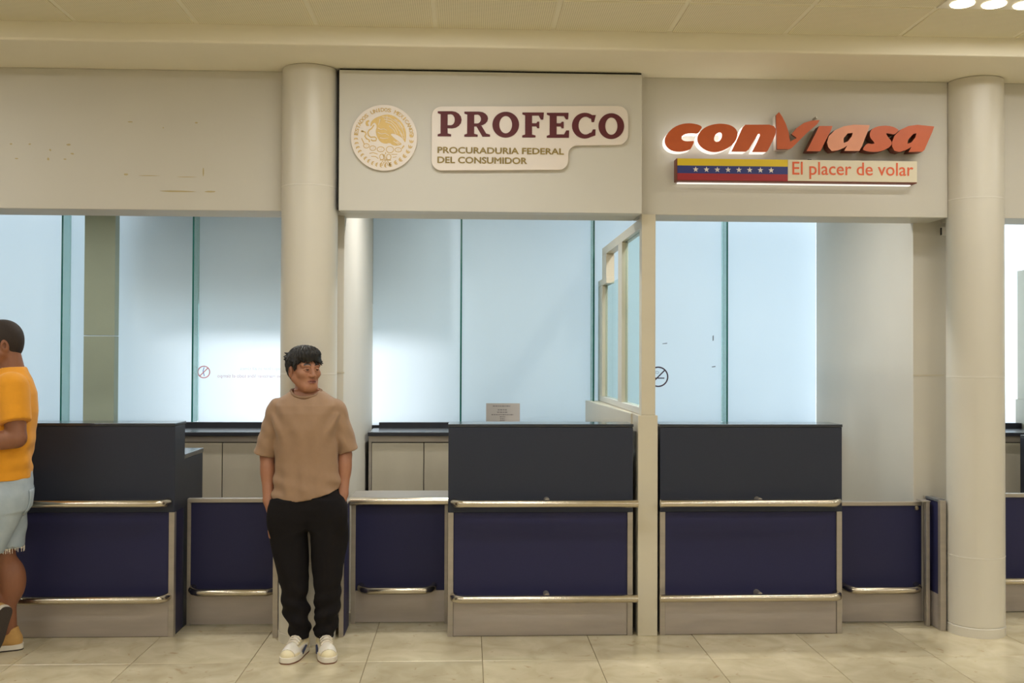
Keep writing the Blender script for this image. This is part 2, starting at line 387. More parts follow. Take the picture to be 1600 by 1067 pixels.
# outside : paving, and unseen blocks added to shade the frosted glass
tag(box('exterior_ground', -30, 34, GY+.1, 40, -.3, -.02, concrete_m, bevel=0), kind='structure')
tag(box('exterior_shade_block', -2.5, -.42, GY+.28, GY+.42, 1.95, 3.3, concrete_m, bevel=0), kind='structure')
tag(box('exterior_sun_blocker_left', -9, -3.25, GY+2.0, GY+2.2, -.02, 4.3, concrete_m, bevel=0), kind='structure')  # added out of view to keep sun off the leftmost panes
tag(box('exterior_sun_blocker', -1.5, 1.62, GY+2.0, GY+2.2, -.02, 4.3, concrete_m, bevel=0), kind='structure')  # added out of view to hold sun and sky off the middle panes
tag(box('exterior_shade_block_far', -.42, .9, GY+.5, GY+.64, 2.6, 3.3, concrete_m, bevel=0), kind='structure')  # added to dim the top of the middle window

# ================================================================ COLUMNS
def column(x, y, label, joints):
    c = tag(empty('column', (x, y, 0)), label, 'column', 'round cream columns')
    R = .153
    z = [.055]+joints+[SOF]
    for a, b in zip(z, z[1:]):
        lathe('shaft_segment', [(R-.004, a+.001), (R, a+.004), (R, b-.004), (R-.004, b-.001)], column_m, c)
    lathe('shaft_core', [(R-.006, 0.02), (R-.006, SOF-.002)], soffit_m, c)
    for j in joints: lathe('joint_bead', [(R-.002, j-.004), (R+.001, j-.003), (R+.001, j+.003), (R-.002, j+.004)], plastic_m, c)
    lathe('base_ring', [(R+.001, 0), (R+.002, .05), (R-.003, .056)], column_m, c)
column(-.872, 5.655, 'round cream column right behind the person in the brown t-shirt', [.44, 1.45, 2.47])
column(2.882, 5.675, 'round cream column on the right, beside the orange lettered sign', [.44, 1.444, 2.445])

# ================================================================ CEILING FIXTURES
def lamp_fixture(x, y, label, pw=1.0):
    c = tag(empty('ceiling_lamp', (x, y, CEIL)), label, 'lamp', 'hall ceiling lamps')
    box('housing', -.62, .62, -.075, .075, -.006, .02, plastic_m, c, .003)
    for k in range(8):
        lathe('lens', [(.052, -.012), (.056, -.005), (.056, 0)], lens_m, c, 20, (-.53+.1515*k, 0, 0))
    ld = bpy.data.lights.new('lamp_light', 'AREA'); ld.shape = 'RECTANGLE'; ld.size = 1.2; ld.size_y = .14; ld.energy = HALL_W*pw; ld.color = HALL_C
    lo = bpy.data.objects.new('lamp_light', ld); COL.objects.link(lo); lo.parent = c; lo.location = (0, 0, -.02)
lens_m = M('lamp_lens', (255, 240, 205), .4, emit=6.0, var=0)
for j, y in enumerate(LAMPY):
    for i, x in enumerate(LAMPX):
        lamp_fixture(x, y if (i, j) == (2, 0) or j else 4.3, 'row of glowing round lenses at the top right of the ceiling' if (i, j) == (2, 0) else 'ceiling lamp of eight lenses over the hall behind the camera', .6 if (i, j) == (2, 0) else 1.0)
def bay_lamp(x, y, label, k=1.0):
    c = tag(empty('bay_downlight', (x, y, 2.95)), label, 'lamp', 'downlights above the counter bays')
    lathe('ring', [(.085, -.008), (.09, 0)], plastic_m, c, 24); lathe('lens', [(.06, -.012), (.065, -.008)], lens_m, c, 20)
    ld = bpy.data.lights.new('downlight', 'AREA'); ld.shape = 'DISK'; ld.size = .12; ld.energy = BAY_W*k; ld.color = BAY_C; ld.spread = 2.6
    lo = bpy.data.objects.new('downlight', ld); COL.objects.link(lo); lo.parent = c; lo.location = (0, 0, -.02)
for x, y, k in ((-3.6, 6.5, 1), (-1.75, 6.5, 1), (-.1, 6.4, 1), (1.45, 6.2, 1.15), (2.2, 6.12, .05), (4.2, 6.5, 1)):
    bay_lamp(x, y, 'round downlight hidden above a counter bay behind the fascia', k)

# ================================================================ COUNTERS
RZ = ((.742, .022), (.222, .022))
def counter(x0, x1, yf, label, bends, desk=True):
    c = tag(empty('check_in_counter', ((x0+x1)/2, yf, 0)), label, 'counter', 'tall dark check-in counters')
    A = lambda o: off(o, c)
    A(box('upper_panel', x0, x1, yf, yf+.2, .684, 1.156, char_m, None, .003))
    A(box('counter_top', x0-.002, x1+.002, yf-.004, yf+.215, 1.157, 1.173, top_m, None, .003))
    A(box('carcass', x0+.004, x1-.004, yf+.03, yf+.19, .005, .683, navy_m, None, 0))
    A(box('front_panel', x0+.031, x1-.031, yf+.010, yf+.03, .2, .682, navy_m, None, .001))
    A(box('kick_plate', x0+.031, x1-.031, yf+.006, yf+.03, .002, .199, kick_m, None, .001))
    for a in (x0, x1-.03): A(box('corner_post', a, a+.03, yf, yf+.04, 0, .683, steel_m, None, .002))
    A(box('base_seam', x0+.004, x1-.004, yf+.008, yf+.19, 0, .004, gap_m, None, 0))
    if desk:
        A(box('desk_top', x0+.002, x1-.002, yf+.2, yf+.62, .955, .982, slate_m, None, .003))
        for a in (x0+.002, x1-.022): A(box('side_panel', a, a+.02, yf+.2, yf+.6, 0, .954, char_m, None, .001))
    for z, r in RZ:
        pts = []; yr = yf-.078
        if bends[0]: pts += [(x0+.045-.012, yf+.012, z), (x0+.035, yf-.03, z), (x0+.045, yf-.058, z), (x0+.068, yr+.005, z), (x0+.09, yr, z)]
        else: pts += [(x0-.012, yr, z)]
        if bends[1]: pts += [(x1-.09, yr, z), (x1-.068, yr+.005, z), (x1-.045, yf-.058, z), (x1-.035, yf-.03, z), (x1-.033, yf+.012, z)]
        else: pts += [(x1+.015, yr, z)]
        rl = A(tube_mesh('bumper_rail', pts, r, rail_m))
        xm = (x0+x1)/2+.03
        b = tube_mesh('rail_bracket', [(xm, yf+.012, z+.012), (xm, yr+.012, z+.012)], .016, steel_m)
        b.parent = rl
    return c
counter(-.103, .925, 5.66, 'tall dark counter between the low steel gate and the white post, paper notice above it', (True, False))
counter(1.077, 2.108, 5.66, 'tall dark counter directly right of the white post, under the orange lettered sign', (False, True))
counter(-4.4, -1.607, 5.70, 'tall dark counter on the left beside the man in the orange shirt', (True, True))

# low gates
def gate(name, x0, x1, yf, zt, label, posts, rail, ledge=False, capped=True):
    c = tag(empty(name, ((x0+x1)/2, yf, 0)), label, 'gate', 'low navy gates between the counters')
    A = lambda o: off(o, c)
    pl, pr_ = posts
    A(box('front_panel', x0+pl, x1-pr_, yf+.006, yf+.03, .19, zt-.024, navy_m, None, .001))
    A(box('kick_plate', x0+pl, x1-pr_, yf+.002, yf+.03, .008, .189, kick_m, None, .001))
    if pl: A(box('frame_post', x0, x0+pl, yf-.004, yf+.034, 0, zt-.024, steel_m, None, .002))
    if pr_: A(box('frame_post', x1-pr_, x1, yf-.004, yf+.034, 0, zt-.024, steel_m, None, .002))
    if ledge:
        A(box('ledge', x0-.006, x1+.006, yf-.02, yf+.29, zt-.012, zt, steel_m, None, .003))
        A(tube_mesh('ledge_nosing', [(x0-.006, yf-.016, zt-.022), (x1+.006, yf-.016, zt-.022)], .024, rail_m))
        A(box('ledge_bracket', x0+.03, x0+.05, yf+.03, yf+.27, zt-.12, zt-.013, steel_m)); A(box('ledge_bracket', x1-.05, x1-.03, yf+.03, yf+.27, zt-.12, zt-.013, steel_m))
    else:
        A(box('top_rail', x0, x1, yf-.006, yf+.036, zt-.023, zt, steel_m, None, .003))
    a, b = rail; z, r = .205, .021; yr = yf-.072
    A(tube_mesh('bumper_rail', [(a, yf+.008, z+.01), (a+.004, yf-.03, z+.006), (a+.02, yf-.056, z+.003), (a+.05, yr, z), (b-.05, yr, z), (b-.02, yf-.056, z+.003), (b-.004, yf-.03, z+.006), (b, yf+.008, z+.01)], r, rail_m))
    return c
gate('low_gate', -1.598, -1.066, 5.93, .727, 'low navy gate with thin steel rim left of the standing person', (.02, .024), (-1.565, -1.085))
gate('low_gate', -.668, -.108, 5.95, .730, 'low navy gate with wide steel ledge right of the standing person', (.026, .02), (-.61, -.19), ledge=True)
g3 = gate('low_gate', 2.118, 2.666, 5.884, .706, 'low navy gate between the right counter and the right column', (.0, .0), (2.20, 2.635))
off(lathe('lock_knob', [(.001, -.006), (.012, -.006), (.014, 0), (.010, .006), (.001, .006)], rail_m, None, 16, (0, 0, 0)), g3)
k = [o for o in g3.children if o.name.startswith('lock_knob')][0]; k.matrix_parent_inverse = Matrix(); k.location = (2.632-2.39, -.004, .668); k.rotation_euler = (math.pi/2, 0, 0)
gate('low_gate', 3.05, 4.2, 6.10, .723, 'low navy gate right of the right column at the picture edge', (.02, .02), (3.1, 4.15))
# wing panels flanking the columns
def wing(x0, x1, y0, y1, zt, label, nosez=True, cap=False):
    c = tag(empty('wing_panel', ((x0+x1)/2, y0, 0)), label, 'panel', 'wing panels flanking the columns')
    A = lambda o: off(o, c)
    A(box('near_post', x0, x1-.004, y0, y0+.03, 0, zt, steel_m, None, .002))
    A(box('board', x0+.003, x1, y0+.012, y1-.03, .004, zt-.01, navy_m, None, .001))
    A(box('far_post', x0, x1-.004, y1-.03, y1, 0, zt, steel_m, None, .002))
    A(box('cap_strip', x0-.002, x1+.002, y0+.028, y1-.028, zt-.012, zt+.002, slate_m if cap else steel_m, None, .002))
    A(box('kick_strip', x0+.001, x0+.004, y0+.032, y1-.032, .004, .2, kick_m, None, 0))
    return c
wing(-1.063, -1.030, 5.67, 5.92, .727, 'narrow steel-edged wing panel on the left side of the column behind the person')
wing(-.702, -.672, 5.67, 5.93, .727, 'narrow steel-edged wing panel on the right side of the column behind the person')
wing(2.690, 2.728, 5.70, 5.915, .738, 'navy wing panel with steel post against the left side of the right column', cap=True)
jp = tag(empty('gate_jamb', (2.665, 5.82, 0)), 'thin steel jamb post between right gate and wing panel', 'post')
off(box('jamb_post', 2.655, 2.676, 5.80, 5.83, 0, .715, steel_m), jp); off(box('jamb_cap', 2.63, 2.68, 5.798, 5.88, .715, .722, steel_m), jp)

# white post with the glazed partition behind it
pt = tag(empty('glazed_partition', (1.0, 5.66, 0)), 'cream framed glazed partition running back from the post between the two signs', 'partition')
A = lambda o: off(o, pt)
A(box('post_base', .951, 1.061, 5.645, 5.76, 0, 1.223, frame_m, None, .004))
A(box('post_upper', .971, 1.050, 5.66, 5.735, 1.223, FB, frame_m, None, .003))
A(prism_xy('low_wall', [(.945, 5.87), (1.06, 5.87), (1.06, 7.58), (.880, 7.58)], 0, 1.222, frame_m, None, .003))
A(box('low_wall_nib', .955, 1.058, 5.76, 5.87, 0, 1.222, frame_m, None, 0))
A(box('bottom_rail', .972, 1.03, 5.735, 7.57, 1.224, 1.262, panel_m, None, .002))
A(box('top_rail', .972, 1.03, 5.735, 7.345, 2.275, 2.332, frame_m, None, .003))
A(box('mullion', .972, 1.012, 6.40, 6.56, 1.262, 2.275, frame_m, None, .003))
A(box('far_stile', .972, 1.012, 7.33, 7.57, 1.262, 2.064, frame_m, None, .003))
A(box('far_stile_step', .972, 1.03, 7.12, 7.57, 2.065, 2.11, frame_m, None, .003))
A(box('upper_stile', .972, 1.03, 7.13, 7.345, 2.11, 2.275, frame_m, None, .003))
A(box('glass_pane', .995, 1.003, 5.735, 6.40, 1.262, 2.275, clear_m, None, 0))
A(box('glass_pane', .995, 1.003, 6.56, 7.33, 1.262, 2.064, clear_m, None, 0))
pt2 = tag(empty('glazed_partition', (4.2, 7.3, 0)), 'cream framed partition at the far right edge behind the right column', 'partition')
A = lambda o: off(o, pt2)
A(box('far_stile', 4.16, 4.21, 7.38, 7.55, 1.24, 2.21, frame_m, None, .003)); A(box('near_stile', 4.16, 4.21, 6.3, 6.36, 1.24, 2.21, frame_m, None, .003))
A(box('top_rail', 4.16, 4.21, 6.36, 7.38, 2.15, 2.21, frame_m, None, .003)); A(box('bottom_rail', 4.16, 4.21, 6.36, 7.38, 1.24, 1.29, frame_m, None, .003))
A(box('glass_pane', 4.18, 4.188, 6.36, 7.38, 1.29, 2.15, clear_m, None, 0)); A(box('low_wall', 4.15, 4.26, 6.3, 7.56, 0, 1.24, frame_m, None, .003))

# back cabinets
def cabinet(x0, x1, label, dw, first=None):
    c = tag(empty('back_cabinet', ((x0+x1)/2, 7.1, 0)), label, 'cabinet', 'steel cabinets under the back windows')
    A = lambda o: off(o, c)
    A(box('carcass', x0, x1, 7.12, 7.5, .06, .99, sheet_m, None, 0))
    A(box('plinth', x0+.01, x1-.01, 7.16, 7.5, 0, .06, gap_m, None, 0))
    A(box('worktop', x0-.003, x1, 7.06, 7.5, .996, 1.020, edge_m, None, .003)); A(box('worktop_surface', x0, x1-.002, 7.064, 7.452, 1.0202, 1.0225, slate_m, None, 0))
    A(box('backsplash', x0+.04, x1, 7.453, 7.50, 1.02, 1.064, edge_m, None, .002))
    A(box('apron', x0, x1, 7.10, 7.12, .952, .995, steel_m, None, .001)); A(box('end_stile', x0, x0+.02, 7.10, 7.12, .06, .951, steel_m, None, .001))
    x = x0+.023 if first is None else first
    while x < x1-.05:
        e = min(x+dw, x1-.005)
        A(box('door', x, e-.006, 7.098, 7.12, .075, .945, door_m, None, .002)); x = e
    return c
cabinet(-4.6, -.91, 'long steel back cabinet with dark worktop under the left windows', .361, first=-4.204)
cabinet(-.68, .87, 'steel back cabinet with dark worktop under the middle window', .361)
cabinet(1.08, 2.61, 'steel back cabinet hidden behind the right counter', .361)
cabinet(3.3, 4.14, 'steel back cabinet at the far right edge of the picture', .361)
dk = tag(empty('desk_pedestal', (3.9, 6.5, 0)), 'dark desk end panel at the right edge behind the low gate', 'desk')
off(box('end_panel', 3.82, 3.86, 6.4, 6.9, 0, 1.0, char_m), dk); off(box('desk_top', 3.82, 4.12, 6.4, 6.9, 1.0, 1.02, slate_m), dk); off(box('handle', 3.805, 3.82, 6.42, 6.44, .85, .95, edge_m), dk)

# ================================================================ SIGNS
# proud panel behind the emblem and the maroon lettering
sp = tag(empty('sign_backdrop', (.126, 5.58, FB)), 'large pale panel carrying the round emblem and maroon lettering', 'panel')
off(box('panel_face', -.705, .957, 5.58, FY-.001, 2.340, 3.108, panel_m, None, .002), sp)
off(box('shadow_gap', -.712, -.706, 5.588, FY-.001, 2.345, 3.112, gap_m, None, 0), sp)
off(box('shadow_gap', -.705, .957, 5.60, FY-.001, 3.109, 3.1205, gap_m, None, 0), sp)

# ---- emblem disc
EC = (-.459, 2.736); ER = .179
em = tag(empty('emblem_sign', (EC[0], 5.562, EC[1])), 'round white emblem sign with gold eagle and wreath', 'sign')
me = outline_mesh([ell(0, 0, ER, ER, 72)], .016, .001); link('disc', me, em, white_m)
U = ER/438.0
def E_(pts): return [((x-523)*U, (548-y)*U) for x, y in pts]
gold, cut = [], []
gold.append(E_(chaikin([(480,255),(560,235),(640,250),(720,300),(780,370),(812,450),(818,530),(805,622),(775,560),(720,520),(640,490),(605,500),(650,545),(710,590),(768,632),(700,655),(635,648),(600,615),(540,632),(470,605),(425,530),(410,460),(430,395),(402,345),(372,365),(352,400),(338,398),(345,350),(372,312),(410,285)], 1)))
gold.append(E_(chaikin([(282,330),(318,312),(330,330),(305,352),(318,375),(325,395),(290,398),(276,365)], 1)))
for pl, w in (([(388,380),(360,425),(325,450),(308,480),(318,520),(345,545),(400,540),(425,560),(415,590),(370,592),(350,575)], 17), ([(235,465),(275,478),(285,505),(268,530),(290,565),(325,580),(330,610)], 17),
              ([(330,760),(380,750),(440,770)], 9), ([(355,800),(410,800),(450,830)], 9), ([(620,770),(700,768)], 8), ([(640,810),(690,800)], 8),
              ([(540,850),(540,905)], 8), ([(525,870),(500,925)], 8), ([(555,870),(580,925)], 8), ([(510,860),(470,905)], 8), ([(570,860),(610,905)], 8), ([(505,770),(540,850)], 8), ([(525,770),(560,850)], 8), ([(468,848),(618,848)], 8), ([(545,740),(545,770)], 10),
              ([(225,560),(245,600),(262,640)], 12), ([(790,650),(760,690)], 16)):
    gold.append(E_(ribbon(pl, w)))
gold.append(E_(chaikin([(212,462),(235,450),(252,465),(238,480),(218,478)], 1)))
for cx, cy, rx, ry in ((290,660,42,34),(375,690,44,36),(480,704,52,38),(602,706,54,48),(712,708,48,34),(496,806,34,42),(588,806,34,42)):
    gold.append(('ring', E_(ell(cx, cy, rx, ry, 22)), E_(ell(cx, cy, rx-9, ry-9, 22))))
    if ry < 41:
        for dx, dy in ((-12, 0), (10, -8), (4, 10)): gold.append(E_(ell(cx+dx, cy+dy, 4, 4, 6)))
def leaf(cx, cy, ang, l, w):
    c, s = math.cos(ang), math.sin(ang)
    return E_([(cx+c*a*l-s*b*w, cy+s*a*l+c*b*w) for a, b in ((-1,0),(-.6,.7),(0,1),(.6,.6),(1,0),(.6,-.6),(0,-1),(-.6,-.7))])
for i in range(13):                       # left branch, oak like lobes
    a = math.radians(174+i*9.0); cx, cy = 523+372*math.cos(a), 548-372*math.sin(a); ta = -a-math.pi/2
    for sgn in (-1, 1): gold.append(leaf(cx+sgn*17*math.cos(a), cy-sgn*17*math.sin(a), ta+sgn*.6, 19, 7))
    gold.append(leaf(cx, cy, ta, 16, 7))
for i in range(8):                       # right branch, laurel leaves
    a = math.radians(4-i*11.5); cx, cy = 523+366*math.cos(a), 548-366*math.sin(a); ta = -a+math.pi/2
    for sgn in (-1, 0, 1): gold.append(leaf(cx+sgn*18*math.cos(a), cy-sgn*18*math.sin(a), ta+sgn*.4, 25, 8))
bm = bmesh.new()
for it in gold:
    lp = [it[1], it[2]] if it[0] == 'ring' else [it]
    m2 = outline_mesh(lp, .0015); bm.from_mesh(m2); bpy.data.meshes.remove(m2)
relief = bm_done(bm, 'gold_relief', gold_m, em); relief.location = (0, -.0022, 0)
for pl in ([(500,270),(600,285),(690,340),(745,420)], [(520,300),(610,320),(680,380),(720,450)], [(540,335),(620,360),(680,430),(700,490)], [(590,390),(650,440),(680,500)], [(700,330),(755,400),(785,480),(795,560)], [(660,300),(730,350),(780,420)],
           [(440,420),(480,440),(520,430),(560,450)], [(440,480),(490,500),(540,490),(590,520)], [(470,550),(520,560),(580,555)], [(690,600),(740,625)], [(650,590),(720,640)], [(560,260),(560,330)], [(470,300),(450,380)], [(735,480),(780,560)], [(720,440),(775,520)]):
    cut.append(E_(ribbon(pl, (9, 5))))
bm = bmesh.new()
for it in cut:
    m2 = outline_mesh([it], .001); bm.from_mesh(m2); bpy.data.meshes.remove(m2)
o = bm_done(bm, 'feather_lines', white_m, em); o.location = (0, -.0032, 0)
bm = bmesh.new(); txt = 'ESTADOS UNIDOS MEXICANOS'
for i, ch in enumerate(txt):
    if ch == ' ': continue
    a = math.radians(172-i*(164/(len(txt)-1)))
    m2 = text_mesh(ch, -.0088 if ch != 'I' else -.003, .0088 if ch != 'I' else .003, -.010, .010, 0, .0015, heavy=.0006)
    m2.transform(Matrix.Translation((372*U*math.cos(a), 0, 372*U*math.sin(a))) @ Matrix.Rotation(math.pi/2-a, 4, 'Y'))
    bm.from_mesh(m2); bpy.data.meshes.remove(m2)
o = bm_done(bm, 'circular_lettering', gold_m, em); o.location = (0, -.0025, 0)

# ---- board with the maroon word
BX = lambda px: -.200+(px-672)*.003506
BZ = lambda py, px=672: 2.909-(py-167)*.003495+(px-672)*.0000
def c4(x, y):                     # design measured from the sign itself, levelled
    px, py = 660+x*.20625, 155+y*.20625-.0145*(x*.20625)+.15
    return (BX(px), BZ(py))
bd = tag(empty('lettering_sign', (.34, 5.555, 2.74)), 'white notched sign board with maroon word and gold lines under it', 'sign')
def relp(pts): return [(x-.34, z-2.74) for x, z in pts]
def arc(cx, cy, r, a0, a1, n=8): return [(cx+r*math.cos(math.radians(a0+(a1-a0)*i/(n-1))), cy-r*math.sin(math.radians(a0+(a1-a0)*i/(n-1)))) for i in range(n)]
RB = arc(132, 132, 72, 180, 90)+arc(1470, 150-18, 76, 90, 0)+arc(1470, 285-10, 76, 0, -90)+arc(1160, 424, 70, 90, 180)+arc(1020, 470, 70, 0, -90)+arc(132, 470, 72, -90, -180)
link('board', outline_mesh([relp([c4(x, y+.0145*x*0) for x, y in RB])], .022, .001), bd, white_m)
def curve_r(x0, y0, x1, y1, xr, n=9):       # right bulging half ellipse from (x0,y0) down to (x1,y1)
    cy, ry = (y0+y1)/2, (y0-y1)/2; cx = max(x0, x1)-0
    return [(cx+(xr-cx)*math.cos(t), cy+ry*math.sin(t)) for t in [math.pi/2-math.pi*i/(n-1) for i in range(n)]]
SER = [(75,22),(102,15),(102,0),(0,0),(0,15),(22,22),(22,168),(0,176)]
GL = {
 'P': [[(0,190)]+curve_r(108,190,108,60,181)+[(75,62)]+SER, [(75,166)]+curve_r(100,168,100,84,129)+[(75,84)]],
 'R': [[(0,190)]+curve_r(112,190,112,84,180)+[(130,84),(166,24),(196,15),(196,0),(138,0),(92,78),(75,78)]+SER, [(75,166)]+curve_r(98,168,98,100,126)+[(75,100)]],
 'O': [ell(101, 94, 101, 98, 44), ell(101, 94, 48, 66, 36)],
 'F': [[(0,190),(166,190),(161,136),(142,136),(126,166),(75,166),(75,108),(108,108),(116,120),(131,120),(131,70),(116,70),(108,84),(75,84)]+SER],
 'E': [[(0,190),(166,190),(163,140),(146,140),(130,166),(75,166),(75,110),(106,110),(114,122),(129,122),(129,72),(114,72),(106,86),(75,86),(75,25),(132,25),(148,56),(171,56),(169,0),(0,0),(0,15),(22,22),(22,168),(0,176)]],
 'C': [ell(98, 95, 98, 98, 26, 62, 298)+[(165,14),(178,22),(178,66),(158,66),(146,40)]+ell(104, 95, 52, 68, 18, 312, 48)[::1]+[(146,150),(152,122),(170,122),(182,176),(160,182)]],
}
cl = ell(98, 95, 98, 98, 26, 55, 300); ci = ell(104, 95, 54, 68, 18, 305, 58)
GL['C'] = [cl+[(178,20),(180,66),(160,66),(148,42)]+ci+[(146,148),(150,122),(168,122),(182,176)]]
for ch, x, w in (('P',103,180),('R',303,195),('O',515,202),('F',741,164),('E',927,170),('C',1118,182),('O',1320,196)):
    src = {'P':181,'R':196,'O':202,'F':166,'E':171,'C':182}[ch]
    yb = 286+(x-103)*.0145
    lp = [relp([c4(x+px*w/src, yb-pz) for px, pz in l]) for l in GL[ch]]
    link('letter', outline_mesh(lp, .004), bd, maroon_m).location = (0, -.0042, 0)
for s, x0, x1, py0, py1 in (('PROCURADURIA FEDERAL', 104, 1056, 366, 412), ('DEL CONSUMIDOR', 104, 776, 440, 487)):
    (ax, az), (bx, bz) = c4(x0, py1), c4(x1, py0+.0145*(x1-x0))
    link('gold_line', text_mesh(s, ax-.34, bx-.34, az-2.74, az-2.74+(py1-py0)*.20625*.003495, -.003, .002, heavy=.0016), bd, olive_m)

# ---- orange airline lettering
CX = lambda px: 1.087+(px-1036)*.003623
CZ = lambda py, px: 2.741+(220-py)*.0036+(px-1036)*2.4e-5
cs = tag(empty('airline_sign', (1.85, 5.66, 2.77)), 'orange italic channel letters on the right fascia', 'sign')
def p5(x, y): return (1020+.1375*x, 160+.1375*y)
def p6(x, y): return (1220+.15625*x, 160+.15625*y)
def Lc(pts, f): return [(CX(a)-1.85, CZ(b, a)-2.77) for a, b in [f(*p) if f else p for p in pts]]
LET = [
 ([[(538,270),(500,245),(430,230),(370,228),(300,238),(220,272),(160,325),(120,385),(112,440),(130,490),(175,530),(230,548),(300,550),(370,535),(405,520),(430,475),(448,425),(400,430),(350,432),(315,420),(298,395),(315,365),(360,345),(430,342),(485,348),(510,310)]], p5, 1, 'w'),
 ([[(740,228),(830,238),(890,265),(930,310),(935,360),(915,420),(870,475),(800,520),(720,550),(640,553),(560,525),(505,480),(478,430),(480,375),(510,320),(570,270),(650,240)], [(735,325),(757,345),(755,385),(735,420),(700,440),(672,425),(668,390),(685,350)]], p5, 2, 'w'),
 ([[(1020,240),(1290,237),(1345,255),(1368,290),(1360,350),(1330,420),(1275,530),(1255,548),(1095,548),(1150,440),(1185,360),(1180,342),(1165,345),(1060,520),(1025,545),(862,545),(930,400),(990,270)]], p5, 0, 'w'),
 ([[(1208.1,177.9),(1212.8,173.1),(1218,180.6),(1223.5,191.6),(1227.6,204),(1230.2,218.6),(1240.3,213),(1232.2,207.2),(1240.3,197.5),(1251.3,189.7),(1263.8,185.8),(1276.3,185),(1272.3,191.3),(1256,205.3),(1240.3,221),(1232.5,228.8),(1228,230.6),(1209.5,230.8)]], None, 0, 'v'),
 ([[(355,218),(488,218),(475,255),(365,470),(228,470)]], p6, 0, 'r'),
 ([[(700,203),(860,207),(840,270),(780,420),(755,465),(605,465),(635,410),(600,435),(540,460),(480,468),(445,430),(432,380),(450,320),(510,260),(600,220)], [(640,290),(690,285),(680,320),(640,370),(600,385),(598,340)]], p6, 0, 'p'),
 ([[(1000,210),(1080,215),(1145,245),(1150,262),(1110,300),(1060,290),(1020,285),(1040,320),(1080,365),(1082,400),(1040,440),(960,470),(880,475),(800,460),(790,440),(835,385),(880,395),(910,392),(900,370),(870,340),(858,300),(875,250),(930,220)]], p6, 1, 'r'),
 ([[(1340,200),(1510,215),(1490,270),(1410,450),(1390,468),(1250,472),(1280,420),(1230,450),(1160,472),(1110,460),(1085,420),(1085,370),(1110,310),(1170,250),(1250,212)], [(1300,290),(1330,285),(1320,325),(1280,375),(1240,390),(1245,350)]], p6, 0, 'r'),
]
for loops, f, ck, kind in LET:
    loops = [chaikin(l, ck) if ck else l for l in loops]
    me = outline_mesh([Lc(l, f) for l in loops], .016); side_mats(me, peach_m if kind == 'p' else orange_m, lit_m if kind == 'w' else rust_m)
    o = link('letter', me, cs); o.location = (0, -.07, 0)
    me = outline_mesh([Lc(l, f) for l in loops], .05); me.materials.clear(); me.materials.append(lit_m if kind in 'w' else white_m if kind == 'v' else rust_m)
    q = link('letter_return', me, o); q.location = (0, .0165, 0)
# ---- slogan light box
lb = tag(empty('slogan_sign', (1.836, 5.66, 2.59)), 'long box sign with flag stripes, stars and slogan under the orange letters', 'sign')
A = lambda o: off(o, lb)
z0, z1 = 2.527, 2.652
A(box('sign_box', 1.155, 2.516, 5.605, 5.672, z0, z1, rust_m, None, .002))
A(box('yellow_stripe', 1.160, 1.780, 5.601, 5.606, 2.612, z1-.001, flagy_m, None, 0))
A(box('blue_stripe', 1.160, 1.780, 5.601, 5.606, 2.569, 2.612, flagb_m, None, 0))
A(box('red_stripe', 1.160, 1.780, 5.601, 5.606, z0+.004, 2.569, flagr_m, None, 0))
A(box('slogan_face', 1.781, 2.514, 5.601, 5.606, z0+.006, z1-.001, cream_m, None, 0))
A(box('glow_strip', 1.17, 2.50, 5.652, 5.674, z0-.006, z0-.001, lit_m, None, 0))  # glowing strip added for the white reflection below the box
star = []
for i in range(10):
    a = math.pi/2+i*math.pi/5; r = .0165 if i % 2 == 0 else .0068; star.append((r*math.cos(a), r*math.sin(a)))
sme = outline_mesh([star], .002); sme.materials.append(white_m)
for i in range(8):
    o = link('star', sme, lb); o.location = (1.262+i*.0606-1.836, 5.5995-5.66, 2.5905-2.59)
link('slogan', text_mesh('El placer de volar', 1.806-1.836, 2.492-1.836, 2.545-2.59, 2.640-2.59, 5.6-5.66, .002, bold=.004), lb, otext_m)
tag(box('sign_clip', 1.905, 1.925, 5.63, 5.672, 2.655, 2.662, edge_m), 'small dark clip on top of the slogan box sign', 'clip')
tag(box('loose_bolt', 1.938, 1.948, 5.60, 5.66, 2.884, 2.896, steel_m), 'small bolt standing on the upswept orange letter', 'bolt')

# notices on the glass
pn = tag(empty('paper_notice', (.265, 7.59, 1.06)), 'printed paper notice taped to the middle window above the counter', 'notice')
off(box('sheet', .140, .392, 7.588, 7.5895, 1.055, 1.199, paper_m, None, 0), pn)
bm = bmesh.new()
for cx, z, w in ((.255,1.178,.13),(.262,1.150,.07),(.262,1.132,.08),(.262,1.114,.165),(.262,1.098,.04),(.262,1.083,.035),(.262,1.070,.035)):
    x = cx-w/2
    while x < cx+w/2: 
        l = random.uniform(.006, .02); bm_box(bm, x, min(x+l, cx+w/2), 7.5872, 7.588, z-.0028, z+.0028); x += l+.004
off(bm_done(bm, 'print_lines', ink_m), pn)
def ring_loops(cx, cz, r, w): return [ell(cx, cz, r, r, 40), ell(cx, cz, r-w, r-w, 40)]
def sticker(name, loc, label, items):
    e = tag(empty(name, loc), label, 'sticker')
    for nm, loops, m, dy in items:
        o = link(nm, outline_mesh(loops, .001), e, m); o.location = (0, dy, 0)
    return e
sticker('no_smoking_sticker', (1.430, 7.597, 1.399), 'round dark no-smoking sticker on the window beside the white post',
  [('ring', ring_loops(0, 0, .077, .010), black_m, 0), ('slash', [ribbon([(-.05, -.05), (.05, .05)], .009)], black_m, -.0012),
   ('cigarette', [[(-.045,-.014),(.047,-.014),(.047,-.006),(-.045,-.006)]], black_m, -.0006), ('smoke', [ribbon([(-.03, .012), (-.018, .03), (-.002, .022), (.006, .034), (-.008, .042), (-.03, .035), (-.038, .022)], .003)], scuff_m, -.0003)])
